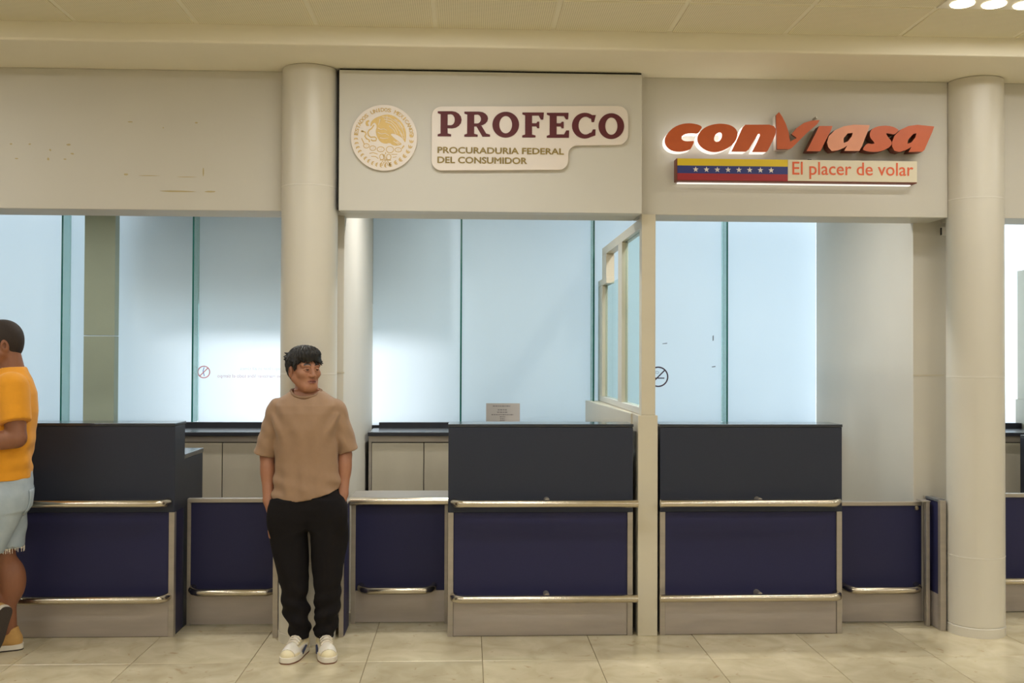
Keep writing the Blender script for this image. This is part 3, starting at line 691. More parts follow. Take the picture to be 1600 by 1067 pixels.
e = sticker('no_entry_sticker', (-1.937, 7.597, 1.424), 'faded red no-entry pictogram sticker on the left window',
  [('ring', ring_loops(0, 0, .046, .007), redv_m, 0), ('slash', [ribbon([(-.03, -.03), (.03, .03)], .007)], redv_m, -.0012), ('figure', [ribbon([(.002, .036), (-.006, .006), (.004, -.030)], .007)], bluev_m, -.0006)])
tx = tag(empty('window_lettering', (-1.5, 7.597, 1.42)), 'faded mirrored red and grey lettering on the left window beside the person', 'lettering')
link('red_line', text_mesh('on mantener libre todo el tiempo', -1.838+1.5, -1.368+1.5, -.044, -.012, 0, .001, mirror=True, bold=.004), tx, pinkv_m)
link('grey_line', text_mesh('keep clear at all times', -1.672+1.5, -1.352+1.5, .012, .042, 0, .001, mirror=True), tx, greyv_m)
for (x, z, w, h, lab) in ((1.480,1.648,.035,.007,'small grey scuff high on the window right of the post'), (1.846,1.690,.008,.04,'thin vertical grey scuff on the window near the glass fin'), (1.850,1.475,.028,.008,'small slanted grey scuff low beside the glass fin')):
    me = outline_mesh([[(-w/2,-h/2),(w/2,-h/2+.003),(w/2,h/2+.003),(-w/2,h/2-.002)]], .0008); o = link('window_scuff', me, None, scuff_m); o.location = (x, 7.598, z); tag(o, lab, 'mark')
ds = tag(empty('wall_sensor', (2.78, 5.911, 2.315)), 'small white sensor box under the fascia beside the right column', 'sensor')
off(box('housing', 2.796, 2.826, 5.893, 5.917, 2.272, 2.322, plastic_m), ds); off(box('side_slot', 2.7945, 2.798, 5.896, 5.914, 2.276, 2.318, edge_m, None, 0), ds); off(box('face_plate', 2.802, 2.822, 5.8915, 5.894, 2.278, 2.300, white_m, None, 0), ds)
#PEOPLE#
# ================================================================ PEOPLE (distance fields meshed to one continuous skin)
class Field:
    def __init__(s, xs, ys, zs):
        s.x, s.y, s.z = [np.asarray(a, dtype=np.float32) for a in (xs, ys, zs)]
        s.D = np.full((len(s.x), len(s.y), len(s.z)), .06, np.float32)
    def sl(s, lo, hi, m=.055):
        r = []
        for a, l, h in zip((s.x, s.y, s.z), lo, hi):
            r.append(slice(max(0, int(np.searchsorted(a, l-m))), min(len(a), int(np.searchsorted(a, h+m))+1)))
        return tuple(r)
    def grid(s, sl): return s.x[sl[0]][:, None, None], s.y[sl[1]][None, :, None], s.z[sl[2]][None, None, :]
    def comb(s, sl, d, k, op):
        A = s.D[sl]; d = np.broadcast_to(d, A.shape)
        if op == 'sub': d = -d
        if op == 'add':
            if k > 0:
                h = np.clip(.5+.5*(d-A)/k, 0, 1); s.D[sl] = d*(1-h)+A*h-k*h*(1-h)
            else: s.D[sl] = np.minimum(A, d)
        else:
            if k > 0:
                h = np.clip(.5-.5*(d-A)/k, 0, 1); s.D[sl] = d*(1-h)+A*h+k*h*(1-h)
            else: s.D[sl] = np.maximum(A, d)
    def cap(s, a, b, ra, rb=None, k=.015, op='add', fr=None):
        rb = ra if rb is None else rb; a, b = np.array(a, float), np.array(b, float)
        if fr: a, b = fr[0]@a+fr[1], fr[0]@b+fr[1]
        r = max(ra, rb); sl = s.sl(np.minimum(a, b)-r, np.maximum(a, b)+r); X, Y, Z = s.grid(sl)
        d = b-a; L = float(d@d)+1e-9
        t = np.clip(((X-a[0])*d[0]+(Y-a[1])*d[1]+(Z-a[2])*d[2])/L, 0, 1)
        q = np.sqrt((X-a[0]-t*d[0])**2+(Y-a[1]-t*d[1])**2+(Z-a[2]-t*d[2])**2)-(ra+(rb-ra)*t)
        s.comb(sl, q, k, op)
    def chain(s, pts, rs, k=.012, fr=None):
        for i in range(len(pts)-1): s.cap(pts[i], pts[i+1], rs[i], rs[i+1], k, fr=fr)
    def el(s, c, r, k=.015, op='add', fr=None, rot=None):
        c = np.array(c, float); R = np.eye(3) if rot is None else np.array(Euler(rot).to_matrix())
        if fr: c = fr[0]@c+fr[1]; R = (fr[0]/np.linalg.norm(fr[0][:, 0]))@R
        m = max(r); sl = s.sl(c-m, c+m); X, Y, Z = s.grid(sl); X, Y, Z = X-c[0], Y-c[1], Z-c[2]
        u = [R[0, i]*X+R[1, i]*Y+R[2, i]*Z for i in range(3)]
        k0 = np.sqrt(sum((u[i]/r[i])**2 for i in range(3))); k1 = np.sqrt(sum((u[i]/r[i]**2)**2 for i in range(3)))+1e-6
        s.comb(sl, k0*(k0-1)/k1, k, op)
    def stack(s, tab, k=.02, op='add', p=2.0, disp=None, top=True):
        """tab rows: z, cx, cy, a, b"""
        T = np.array(sorted(tab)); zz = T[:, 0]
        sl = s.sl((min(T[:, 1]-T[:, 3]), min(T[:, 2]-T[:, 4]), zz[0]), (max(T[:, 1]+T[:, 3]), max(T[:, 2]+T[:, 4]), zz[-1])); X, Y, Z = s.grid(sl)
        f = lambda i: np.interp(Z.ravel(), zz, T[:, i]).astype(np.float32)[None, None, :]
        a, b = f(3), f(4); u, v = X-f(1), Y-f(2)
        q = (np.abs(u/a)**p+np.abs(v/b)**p)**(1/p)
        g = np.sqrt((u/a**2)**2+(v/b**2)**2)/np.maximum(np.sqrt((u/a)**2+(v/b)**2), 1e-5)
        d = (q-1)/np.maximum(g, 1e-3)
        if disp is not None: d = d+disp(X, Y, Z, u, v)
        d = np.maximum(d, np.maximum(zz[0]-Z, Z-zz[-1]))
        s.comb(sl, d, k, op)
    def half(s, n, p0, k=0.0):          # keep the side where n.(p-p0) < 0
        n = np.array(n, float); n /= np.linalg.norm(n)
        X, Y, Z = s.x[:, None, None], s.y[None, :, None], s.z[None, None, :]
        s.comb((slice(None),)*3, (X-p0[0])*n[0]+(Y-p0[1])*n[1]+(Z-p0[2])*n[2], k, 'cut')
    def mesh(s, name, mats, parent=None, color=None, smooth=0):
        D = s.D; x, y, z = s.x, s.y, s.z; ins = D < 0
        n = (D.shape[0]-1, D.shape[1]-1, D.shape[2]-1)
        cnt = np.zeros(n, np.uint8)
        for i in (0, 1):
            for j in (0, 1):
                for q in (0, 1): cnt += ins[i:n[0]+i, j:n[1]+j, q:n[2]+q]
        act = np.argwhere((cnt > 0) & (cnt < 8)); idx = np.full(n, -1, np.int64); idx[tuple(act.T)] = np.arange(len(act))
        I, J, K = act.T; P = np.zeros((len(act), 3)); C = np.zeros(len(act))
        cor = [(0,0,0),(1,0,0),(0,1,0),(1,1,0),(0,0,1),(1,0,1),(0,1,1),(1,1,1)]
        val = [D[I+a, J+b, K+c] for a, b, c in cor]; pos = [np.c_[x[I+a], y[J+b], z[K+c]] for a, b, c in cor]
        for a, b in ((0,1),(2,3),(4,5),(6,7),(0,2),(1,3),(4,6),(5,7),(0,4),(1,5),(2,6),(3,7)):
            va, vb = val[a], val[b]; m = (va < 0) != (vb < 0); t = np.where(m, va/np.where(m, va-vb, 1), 0)
            P[m] += (pos[a]+(pos[b]-pos[a])*t[:, None])[m]; C[m] += 1
        P /= C[:, None]
        F = []
        def quads(e, cells, pos_out):
            q = np.stack([idx[tuple(c.T)] for c in cells], 1); q[~pos_out] = q[~pos_out][:, ::-1]; return q
        for ax in range(3):
            A = np.take(ins, range(0, D.shape[ax]-1), ax); B = np.take(ins, range(1, D.shape[ax]), ax)
            e = np.argwhere(A != B)
            o1, o2 = [(1, 2), (2, 0), (0, 1)][ax]
            e = e[(e[:, o1] > 0) & (e[:, o2] > 0) & (e[:, o1] < n[o1]) & (e[:, o2] < n[o2])]
            po = A[tuple(e.T)]; d1, d2 = np.eye(3, dtype=int)[o1], np.eye(3, dtype=int)[o2]
            F.append(quads(e, [e-d1-d2, e-d2, e, e-d1], po))
        F = np.concatenate(F); me = bpy.data.meshes.new(name)
        me.vertices.add(len(P)); me.vertices.foreach_set('co', P.astype('f').ravel())
        me.loops.add(F.size); me.loops.foreach_set('vertex_index', F.astype('i').ravel())
        me.polygons.add(len(F)); me.polygons.foreach_set('loop_start', np.arange(0, F.size, 4, dtype='i')); me.polygons.foreach_set('loop_total', np.full(len(F), 4, 'i'))
        me.polygons.foreach_set('use_smooth', np.ones(len(F), bool)); me.update(calc_edges=True)
        if color is not None:
            c = np.ones((len(P), 4), np.float32); c[:, :3] = color(P); at = me.color_attributes.new('Col', 'FLOAT_COLOR', 'POINT'); at.data.foreach_set('color', c.ravel())
        o = link(name, me, parent, mats)
        if smooth:
            md = o.modifiers.new('smooth', 'SMOOTH'); md.iterations = smooth; md.factor = .5
        return o
def ax(*seg):
    """axis samples: (start, stop, step) pieces joined"""
    r = []
    for a, b, st in seg: r += list(np.arange(a, b-st*.3, st))
    r.append(seg[-1][1]); return r
def frame(loc, yaw=0, pitch=0, roll=0, s=1.0):
    R = np.array((Matrix.Rotation(yaw, 3, 'Z') @ Matrix.Rotation(pitch, 3, 'X') @ Matrix.Rotation(roll, 3, 'Y')))*s
    return (R, np.array(loc, float))
def head(f, fr, s, thin=1.0):
    e = lambda c, r, k=.015, **kw: f.el(c, [v*s for v in r], k, fr=fr, **kw)
    c = lambda a, b, ra, rb=None, k=.012, **kw: f.cap(a, b, ra*s, None if rb is None else rb*s, k, fr=fr, **kw)
    e((0, .014, .035), (.075, .094, .085), .02)
    e((0, -.028, -.030), (.062*thin, .062, .088), .03)
    e((0, -.060, -.096), (.030, .024, .021), .03)
    for q in (-1, 1):
        c((q*.056*thin, .004, -.050), (q*.022, -.060, -.095), .020, .018, .03)
        e((q*.043*thin, -.060, -.020), (.024, .022, .021), .02)
        c((q*.050, -.070, .026), (q*.016, -.084, .024), .010, .011, .012)
        e((q*.078, .014, -.012), (.010, .021, .033), .008, rot=(.15, 0, q*.25))
        e((q*.082, .010, -.010), (.006, .010, .017), .004, op='sub')
    c((0, -.084, .014), (0, -.103, -.028), .0085, .0125, .012)
    for q in (-1, 1): e((q*.0125, -.094, -.032), (.0095, .012, .0085), .006)
    for q in (-1, 1):
        e((q*.031, -.100, .004), (.017, .020, .0105), .008, op='sub')
    for q in (-1, 1):                                       # lids
        f.chain([(q*.0165, -.0865, .002), (q*.024, -.0915, .0088), (q*.036, -.0895, .0088), (q*.046, -.0805, .003)], [.003*s, .0040*s, .0040*s, .003*s], .004, fr=fr)
        f.chain([(q*.0165, -.0865, .001), (q*.025, -.0895, -.0038), (q*.037, -.087, -.0038), (q*.046, -.080, .001)], [.0022*s, .0026*s, .0026*s, .0022*s], .004, fr=fr)
    e((0, -.074, -.062), (.026, .018, .020), .012)
    f.chain([(-.024, -.082, -.0610), (-.009, -.0915, -.0575), (0, -.0915, -.0590), (.009, -.0915, -.0575), (.024, -.082, -.0610)], [.0025*s, .0046*s, .0044*s, .0046*s, .0025*s], .004, fr=fr)
    f.chain([(-.022, -.082, -.0645), (-.008, -.0905, -.0690), (.008, -.0905, -.0690), (.022, -.082, -.0645)], [.0025*s, .0050*s, .0050*s, .0025*s], .004, fr=fr)
    c((-.027, -.0855, -.0632), (0, -.0975, -.0637), .0018, .0018, .002, op='sub'); c((.027, -.0855, -.0632), (0, -.0975, -.0637), .0018, .0018, .002, op='sub')
def head_color(P, fr, s, skin, lip, brow):
    L = (P-fr[1])@np.linalg.inv(fr[0]).T
    c = np.tile(np.array(lin(skin)), (len(P), 1)); x, y, z = L.T
    ax_ = np.abs(x)
    def blend(w, col):
        w = np.clip(w, 0, 1)[:, None]; c[:] = c*(1-w)+np.array(lin(col))*w
    zl = -.0625; blend((1.15-np.sqrt((x/.025)**2+((z-zl)/.0105)**2))*4*(y < -.076), lip)
    blend((1-np.abs(z+.0635)/.0022)*2*(np.abs(x) < .026)*(y < -.078), (84, 46, 40))
    zb = .0295+.010*np.clip((ax_-.012)/.036, 0, 1)*(1-np.clip((ax_-.012)/.036, 0, 1))*3-.002
    blend((1-np.abs(z-zb)/.0062)*3*np.clip((ax_-.010)/.006, 0, 1)*np.clip((.052-ax_)/.008, 0, 1)*(y < -.045), brow)
    blend(.35*np.clip(1-np.sqrt((x/.012)**2+((z+.038)/.006)**2), 0, 1)*(y < -.085), (70, 36, 26))
    return c
def eyes(parent, fr, s):
    for q in (-1, 1):
        bm = bmesh.new(); bmesh.ops.create_uvsphere(bm, u_segments=24, v_segments=16, radius=.0122*s)
        bm.transform(Matrix.Rotation(math.pi/2, 4, 'X'))
        for f_ in bm.faces:
            y = f_.calc_center_median().y/(.0122*s); f_.material_index = 1 if y < -.74 else 0; f_.smooth = True
        R = Matrix((fr[0]/s).tolist()).to_4x4()
        o = bm_done(bm, 'eye', [eyew_m, iris_m], parent); p = fr[0]@np.array((q*.031, -.0782, .0025))+fr[1]
        o.matrix_local = Matrix.Translation(p) @ R @ Matrix.Rotation(.18, 4, 'Z')
eyew_m = M('eye_white', (186, 172, 162), .35, var=.02); iris_m = M('dark_brown_iris', (34, 22, 18), .15)
hair_m = M('black_hair', (24, 21, 20), .55, var=.25, scale=90, stretch=(1, 1, .3), bump=.25, bscale=220)
buzz_m = M('buzz_cut_hair', (44, 33, 27), .75, var=.25, scale=160, bump=.3, bscale=400)
tee_m = M('brown_cotton', (154, 124, 98), .85, var=.05, scale=30, bump=.12, bscale=260, sheen=.15)
rib_m = M('brown_rib_collar', (138, 108, 84), .85, var=.05, scale=60)
jog_m = M('black_jersey', (24, 21, 22), .9, var=.10, scale=40, bump=.12, bscale=200, spec=.2)
osh_m = M('orange_cotton', (226, 152, 26), .85, var=.05, scale=20, bump=.12, bscale=240, sheen=.15)
denim_m = M('washed_denim', (146, 162, 176), .85, var=.16, scale=16, bump=.2, bscale=300, var2=(186, 198, 206))
shoe_m = attr_skin('cream_white_leather', .45); mid_m = M('white_midsole', (226, 220, 208), .5, var=.03)
gum_m = M('brown_gum_outsole', (120, 76, 56), .6); lace_m = M('white_lace', (228, 220, 206), .7); navyacc_m = M('navy_accent', (52, 58, 84), .5)
tan_m = M('tan_suede', (196, 154, 92), .8, var=.07, scale=40); dsole_m = M('dark_rubber_sole', (62, 54, 50), .8, var=.1, scale=80, bump=.4, bscale=120)

def shoe_parts(parent, mat4, upper_m, sole_m, out_m, acc=1, name='shoe', label=None, cfn=None):
    """toe to -y, heel to +y, sole at z=0; mat4 puts it in the wearer's frame"""
    f = Field(ax((-.06, .06, .0045)), ax((-.20, .09, .0045)), ax((.012, .14, .0045)))
    f.el((0, -.118, .030), (.047, .068, .040), .02); f.cap((0, -.09, .045), (0, .02, .055), .038, .040, .02); f.el((0, .034, .050), (.036, .044, .052), .02)
    f.cap((0, .012, .06), (0, .022, .100), .039, .038, .015); f.cap((0, -.075, .066), (0, -.018, .104), .020, .022, .012)
    f.cap((0, .016, .105), (0, .020, .15), .030, .034, .006, op='sub'); f.half((0, 0, -1), (0, 0, .024))
    up = f.mesh(name, upper_m, parent, color=cfn); up.matrix_local = mat4
    if label: up['label'] = label
    w = [(-.190, .016), (-.180, .030), (-.155, .043), (-.120, .050), (-.08, .049), (-.03, .042), (.02, .039), (.055, .037), (.075, .026), (.082, .012)]
    out = [(a, y) for y, a in w]+[(-a, y) for y, a in w[::-1]]
    s1 = prism_xy('midsole', chaikin(out, 2), .006, .032, sole_m, up, .003)
    toe = [(x*.985, y*.99) for x, y in out]
    prism_xy('outsole', chaikin(toe, 2), 0, .0075, out_m, up, 0)
    for i in range(5):
        y = -.088+i*.017; z = .0895+i*.0086
        tube_mesh('lace', [(-.029, y+.004, z-.016), (-.016, y, z-.002), (0, y, z+.002), (.016, y+.002, z-.002), (.029, y+.006, z-.016)], .0042, lace_m, up, 6)
    if acc:
        pts = [(.0505, -.075), (.0505, -.02), (.045, .05)]
        x = [acc*v for v in (.0475, .0452, .0428, .0400, .0385)]
        ys = (-.07, -.04, -.01, .02, .05)
        tube_mesh('side_accent', [(a, y, .026+.012*k) for k, (a, y) in enumerate(zip(x, ys))][:3], .006, navyacc_m, up, 6)
    return up

def fold(amp, fz, fa, ph=0.0):
    return lambda X, Y, Z, u, v: amp*(np.sin(Z*fz+np.arctan2(v, u)*fa+ph)+.6*np.sin(Z*fz*1.7-np.arctan2(v, u)*2+ph*2))

def shoe_col(P):
    x, y, z = P.T; c = np.tile(np.array(lin((226, 214, 178))), (len(P), 1)); w = np.array(lin((232, 226, 216)))
    vamp = (y > -.150) & (y < -.098) & (z > .045); tongue = (np.abs(x) < .024) & (y > -.098) & (z > .07); side = (z < .062) & (y > -.10) & (y < .01); coll = z > .112
    c[vamp | tongue | side | coll] = w
    c[(z > .098) & (np.hypot(x, y-.02) < .034)] = np.array(lin((120, 112, 104)))
    seam = (np.abs(y+.152) < .0035) | ((np.abs(np.abs(x)-.030) < .003) & (y > -.098) & (y < -.01) & (z > .06)); c[seam] = np.array(lin((190, 178, 150)))
    return c
# ---------------- person in the brown t-shirt
def person_a():
    hf = frame((-.047, -.012, 1.476), yaw=math.radians(38), pitch=math.radians(2), s=.935); s = .935
    f = Field(ax((-.32, -.16, .007), (-.16, .075, .0024), (.075, .25, .007)), ax((-.16, .13, .0036), (.13, .17, .007)), ax((0.05, 1.30, .009), (1.30, 1.62, .0024)))
    head(f, hf, s)
    f.cap((-.042, .012, 1.43), (-.036, .028, 1.30), .056, .062, .02)
    f.stack([(.80, -.03, .01, .145, .085), (1.0, -.031, .005, .135, .085), (1.2, -.036, 0, .145, .100), (1.29, -.037, .008, .14, .088), (1.33, -.038, .014, .105, .076), (1.362, -.040, .020, .060, .056)], .03)
    for sh, el, wr, ha, r in (((-.18, .01, 1.26), (-.243, .03, 1.02), (-.226, -.02, .80), (-.185, -.045, .70), (.046, .037, .027, .03)), ((.112, .01, 1.26), (.163, .03, 1.03), (.158, -.015, .83), (.130, -.045, .73), (.044, .034, .026, .03))):
        f.chain([sh, el, wr, ha], r, .01)
        f.el((np.array(el)*.55+np.array(wr)*.45+np.array((0, .002, .03))), (.034, .036, .07), .02)
        for q in range(4): f.chain([np.array(ha)+((q-1.5)*.016, -.01, 0), np.array(ha)+((q-1.5)*.017, -.02, -.05), np.array(ha)+((q-1.5)*.016, -.012, -.085)], [.0095, .009, .008], .004)
        f.chain([np.array(ha)+(.0, -.02, .03), np.array(ha)+(.01, -.045, -.02)], [.011, .009], .005)
    for q, x0, x1, x2 in ((-1, -.11, -.09, -.064), (1, .07, .08, .066)):
        f.chain([(x0, .01, .78), (x1, -.01, .42), (x2, .01, .07)], [.075, .048, .03], .03)
    col = lambda P: head_color(P, hf, s, (164, 114, 88), (138, 84, 74), (34, 26, 24))
    b = f.mesh('person', skin_m, None, col); b.location = (-.80, 5.36, 0)
    tag(b, 'young person in brown t-shirt and black joggers, hands in pockets, looking sideways', 'person')
    eyes(b, hf, s)
    # hair
    h = Field(ax((-.18, .08, .003)), ax((-.15, .13, .003)), ax((1.36, 1.64, .003)))
    e = lambda c, r, k=.012, **kw: h.el(c, [v*s for v in r], k, fr=hf, **kw)
    e((0, .016, .040), (.088, .106, .094)); e((0, -.035, .085), (.070, .072, .046), .02); e((0, .045, .02), (.078, .080, .10), .02)
    rnd = random.Random(3)
    X, Y, Z = h.grid((slice(None),)*3); Ri = np.linalg.inv(hf[0]); p = [X-hf[1][0], Y-hf[1][1], Z-hf[1][2]]
    lx, ly, lz = [Ri[i, 0]*p[0]+Ri[i, 1]*p[1]+Ri[i, 2]*p[2] for i in range(3)]
    an = np.arctan2(lx, -ly)
    line = np.interp(np.abs(an), [0, .35, .75, 1.0, 1.2, 1.36, 1.46, 1.88, 2.02, 2.3, 3.2], [.054, .051, .045, .032, .0, -.014, .020, .022, -.035, -.078, -.086]).astype(np.float32)
    line = line+.006*np.sin(an*23)+.004*np.sin(an*41+1)
    cutd = (line-lz)*.8
    h.D = np.maximum(h.D, cutd)
    h.D = h.D+.0022*np.sin(an*30+lz*60)+.0016*np.sin(an*53-lz*90+2)
    for k in range(46):                                        # fringe and crown tufts
        a = rnd.uniform(-2.9, 2.9); zt = rnd.uniform(.045, .115)
        rr = math.sqrt(max(.05, 1-((zt-.04)/.1)**2)); base = np.array((math.sin(a)*.078*rr, -math.cos(a)*.095*rr+.014, zt)); dr = np.array((math.sin(a)*.022+rnd.uniform(-.01, .01), -math.cos(a)*.020, rnd.uniform(-.028, -.006)))
        h.cap(base, base+dr, .0105*s, .003*s, .004, fr=hf)
    for k in range(16):
        a = -1.0+k*.13; base = np.array((math.sin(a)*.072, -math.cos(a)*.098+.004, .072)); dr = np.array((.010+rnd.uniform(-.004, .004), -.004, -rnd.uniform(.016, .030)))
        h.cap(base, base+dr, .011*s, .004*s, .004, fr=hf)
    for k in range(9):
        a = -1.9-k*.07; base = np.array((math.sin(a)*.080, -math.cos(a)*.09+.014, .055+rnd.uniform(-.02, .03))); h.cap(base, base+np.array((-.020, .016, rnd.uniform(-.004, .012))), .010*s, .0025*s, .003, fr=hf)
    h.mesh('hair', hair_m, b)
    # t-shirt
    t = Field(ax((-.33, .26, .0055)), ax((-.16, .16, .0055)), ax((.77, 1.40, .0055)))
    def tdisp(X, Y, Z, u, v):
        low = np.clip((1.0-Z)/.2, 0, 1); th = np.arctan2(v, u)
        side = np.clip((np.abs(u)-.09)/.06, 0, 1); up = np.clip((Z-1.05)/.15, 0, 1)*np.clip((1.30-Z)/.05, 0, 1)
        return (.009*np.sin(Z*70+u*20+.8)*low*(.35+side)+.007*np.sin(th*9+Z*7)*(.3+.7*low)+.009*np.sin((np.abs(u)*.9-Z*.55)*75)*up*(.25+side)
                )*np.clip((Z-.80)/.06, .25, 1)
    t.stack([(.77, -.032, .0, .172, .118), (.83, -.031, .0, .177, .120), (.87, -.029, 0, .172, .118), (.92, -.029, 0, .167, .113), (1.0, -.031, 0, .161, .110), (1.09, -.035, -.002, .164, .115), (1.17, -.036, -.004, .167, .121), (1.25, -.037, 0, .176, .117), (1.29, -.037, .004, .172, .105), (1.32, -.037, .010, .150, .090), (1.345, -.038, .014, .112, .078), (1.366, -.039, .016, .082, .068)], .02, p=2.3, disp=tdisp)
    tt = Field(t.x, t.y, t.z)
    for a, bb, ra, rb in (((-.178, .008, 1.262), (-.252, .018, 1.04), .066, .056), ((.108, .008, 1.262), (.179, .018, 1.06), .062, .052)):
        g = Field(t.x, t.y, t.z); g.cap(a, bb, ra, rb, 0)
        d = np.array(bb)-np.array(a); d /= np.linalg.norm(d); n = d+np.array((0, 0, -.12)); g.half(n, np.array(bb)-d*-.012)
        X, Y, Z = g.grid((slice(None),)*3); g.D = g.D+.002*np.sin(Z*70+X*60)*(g.D < .03)
        tt.D = np.minimum(tt.D, g.D)
    hh = np.clip(.5+.5*(tt.D-t.D)/.008, 0, 1); t.D = tt.D*(1-hh)+t.D*hh-.008*hh*(1-hh)
    X, Y, Z = t.grid((slice(None),)*3); hem = np.interp(X, [-.21, -.12, 0, .10, .15], [.812, .793, .812, .842, .868]).astype(np.float32)
    t.D = np.maximum(t.D, (hem-Z)+0*Y)
    t.stack([(1.29, -.040, .002, .070, .066), (1.33, -.040, .004, .073, .072), (1.44, -.040, .004, .078, .078)], 0, op='sub')
    tee = t.mesh('t_shirt', tee_m, b, smooth=1)
    # collar rib as a swept band on the neckline
    pts = []
    for i in range(33):
        th = 2*math.pi*i/32; x, y = -.040+.0765*math.cos(th), .002+.076*math.sin(th); pts.append((x, y, 1.366-.034*max(0, -math.sin(th))**1.2+.006*max(0, math.sin(th))))
    tube_mesh('collar', pts, .0085, rib_m, tee, 8, False)
    # joggers
    j = Field(ax((-.27, .23, .006)), ax((-.16, .17, .006)), ax((.08, .88, .006)))
    def ld(sgn):
        def d(X, Y, Z, u, v):
            low = np.clip((.46-Z)/.25, 0, 1); th = np.arctan2(v, u)
            return (.0065*np.sin(Z*72+sgn*th*1.3)+.0035*np.sin(Z*43-th*2+sgn))*low+.003*np.sin(Z*20+th*3+sgn)*(1-low)
        return d
    Lt = [(.80,-.112,0,.085,.108),(.72,-.122,0,.094,.112),(.66,-.125,0,.097,.110),(.59,-.120,0,.097,.104),(.506,-.1125,-.002,.091,.096),(.42,-.101,-.01,.080,.087),(.36,-.088,-.01,.073,.081),(.29,-.092,-.005,.065,.078),(.22,-.082,.002,.069,.079),(.168,-.075,.006,.057,.07),(.124,-.062,.006,.057,.067),(.094,-.063,.006,.047,.054),(.085,-.063,.006,.043,.049)]
    Rt = [(.80,.068,0,.085,.108),(.72,.082,0,.095,.112),(.66,.086,0,.098,.110),(.59,.084,0,.098,.104),(.506,.080,-.002,.088,.096),(.42,.081,-.01,.077,.087),(.357,.080,-.01,.070,.081),(.288,.080,-.005,.066,.078),(.218,.075,.002,.066,.079),(.166,.074,.006,.055,.07),(.123,.065,.006,.055,.067),(.092,.0675,.006,.0475,.054),(.085,.0675,.006,.043,.049)]
    j.stack(Lt, .0, disp=ld(1)); j.stack(Rt, .004, disp=ld(-1))
    j.stack([(.655, -.020, 0, .10, .085), (.70, -.019, 0, .17, .105), (.76, -.022, 0, .200, .114), (.81, -.026, 0, .192, .112), (.86, -.029, 0, .165, .105)], .045, p=2.2, disp=fold(.0015, 26, 3))
    j.el((-.180, -.060, .71), (.046, .045, .09), .035); j.el((.140, -.060, .73), (.042, .045, .085), .035)
    j.half((-.30, 0, 1), (-.235, 0, .800)); j.half((.30, 0, 1), (.19, 0, .835))
    j.mesh('joggers', jog_m, b, smooth=2)
    shoe_parts(b, Matrix.Translation((-.066, -.002, 0)) @ Matrix.Rotation(math.radians(-13), 4, 'Z'), shoe_m, mid_m, gum_m, 1, cfn=shoe_col)
    shoe_parts(b, Matrix.Translation((.066, -.002, 0)) @ Matrix.Rotation(math.radians(15), 4, 'Z'), shoe_m, mid_m, gum_m, -1, cfn=shoe_col)
person_a()

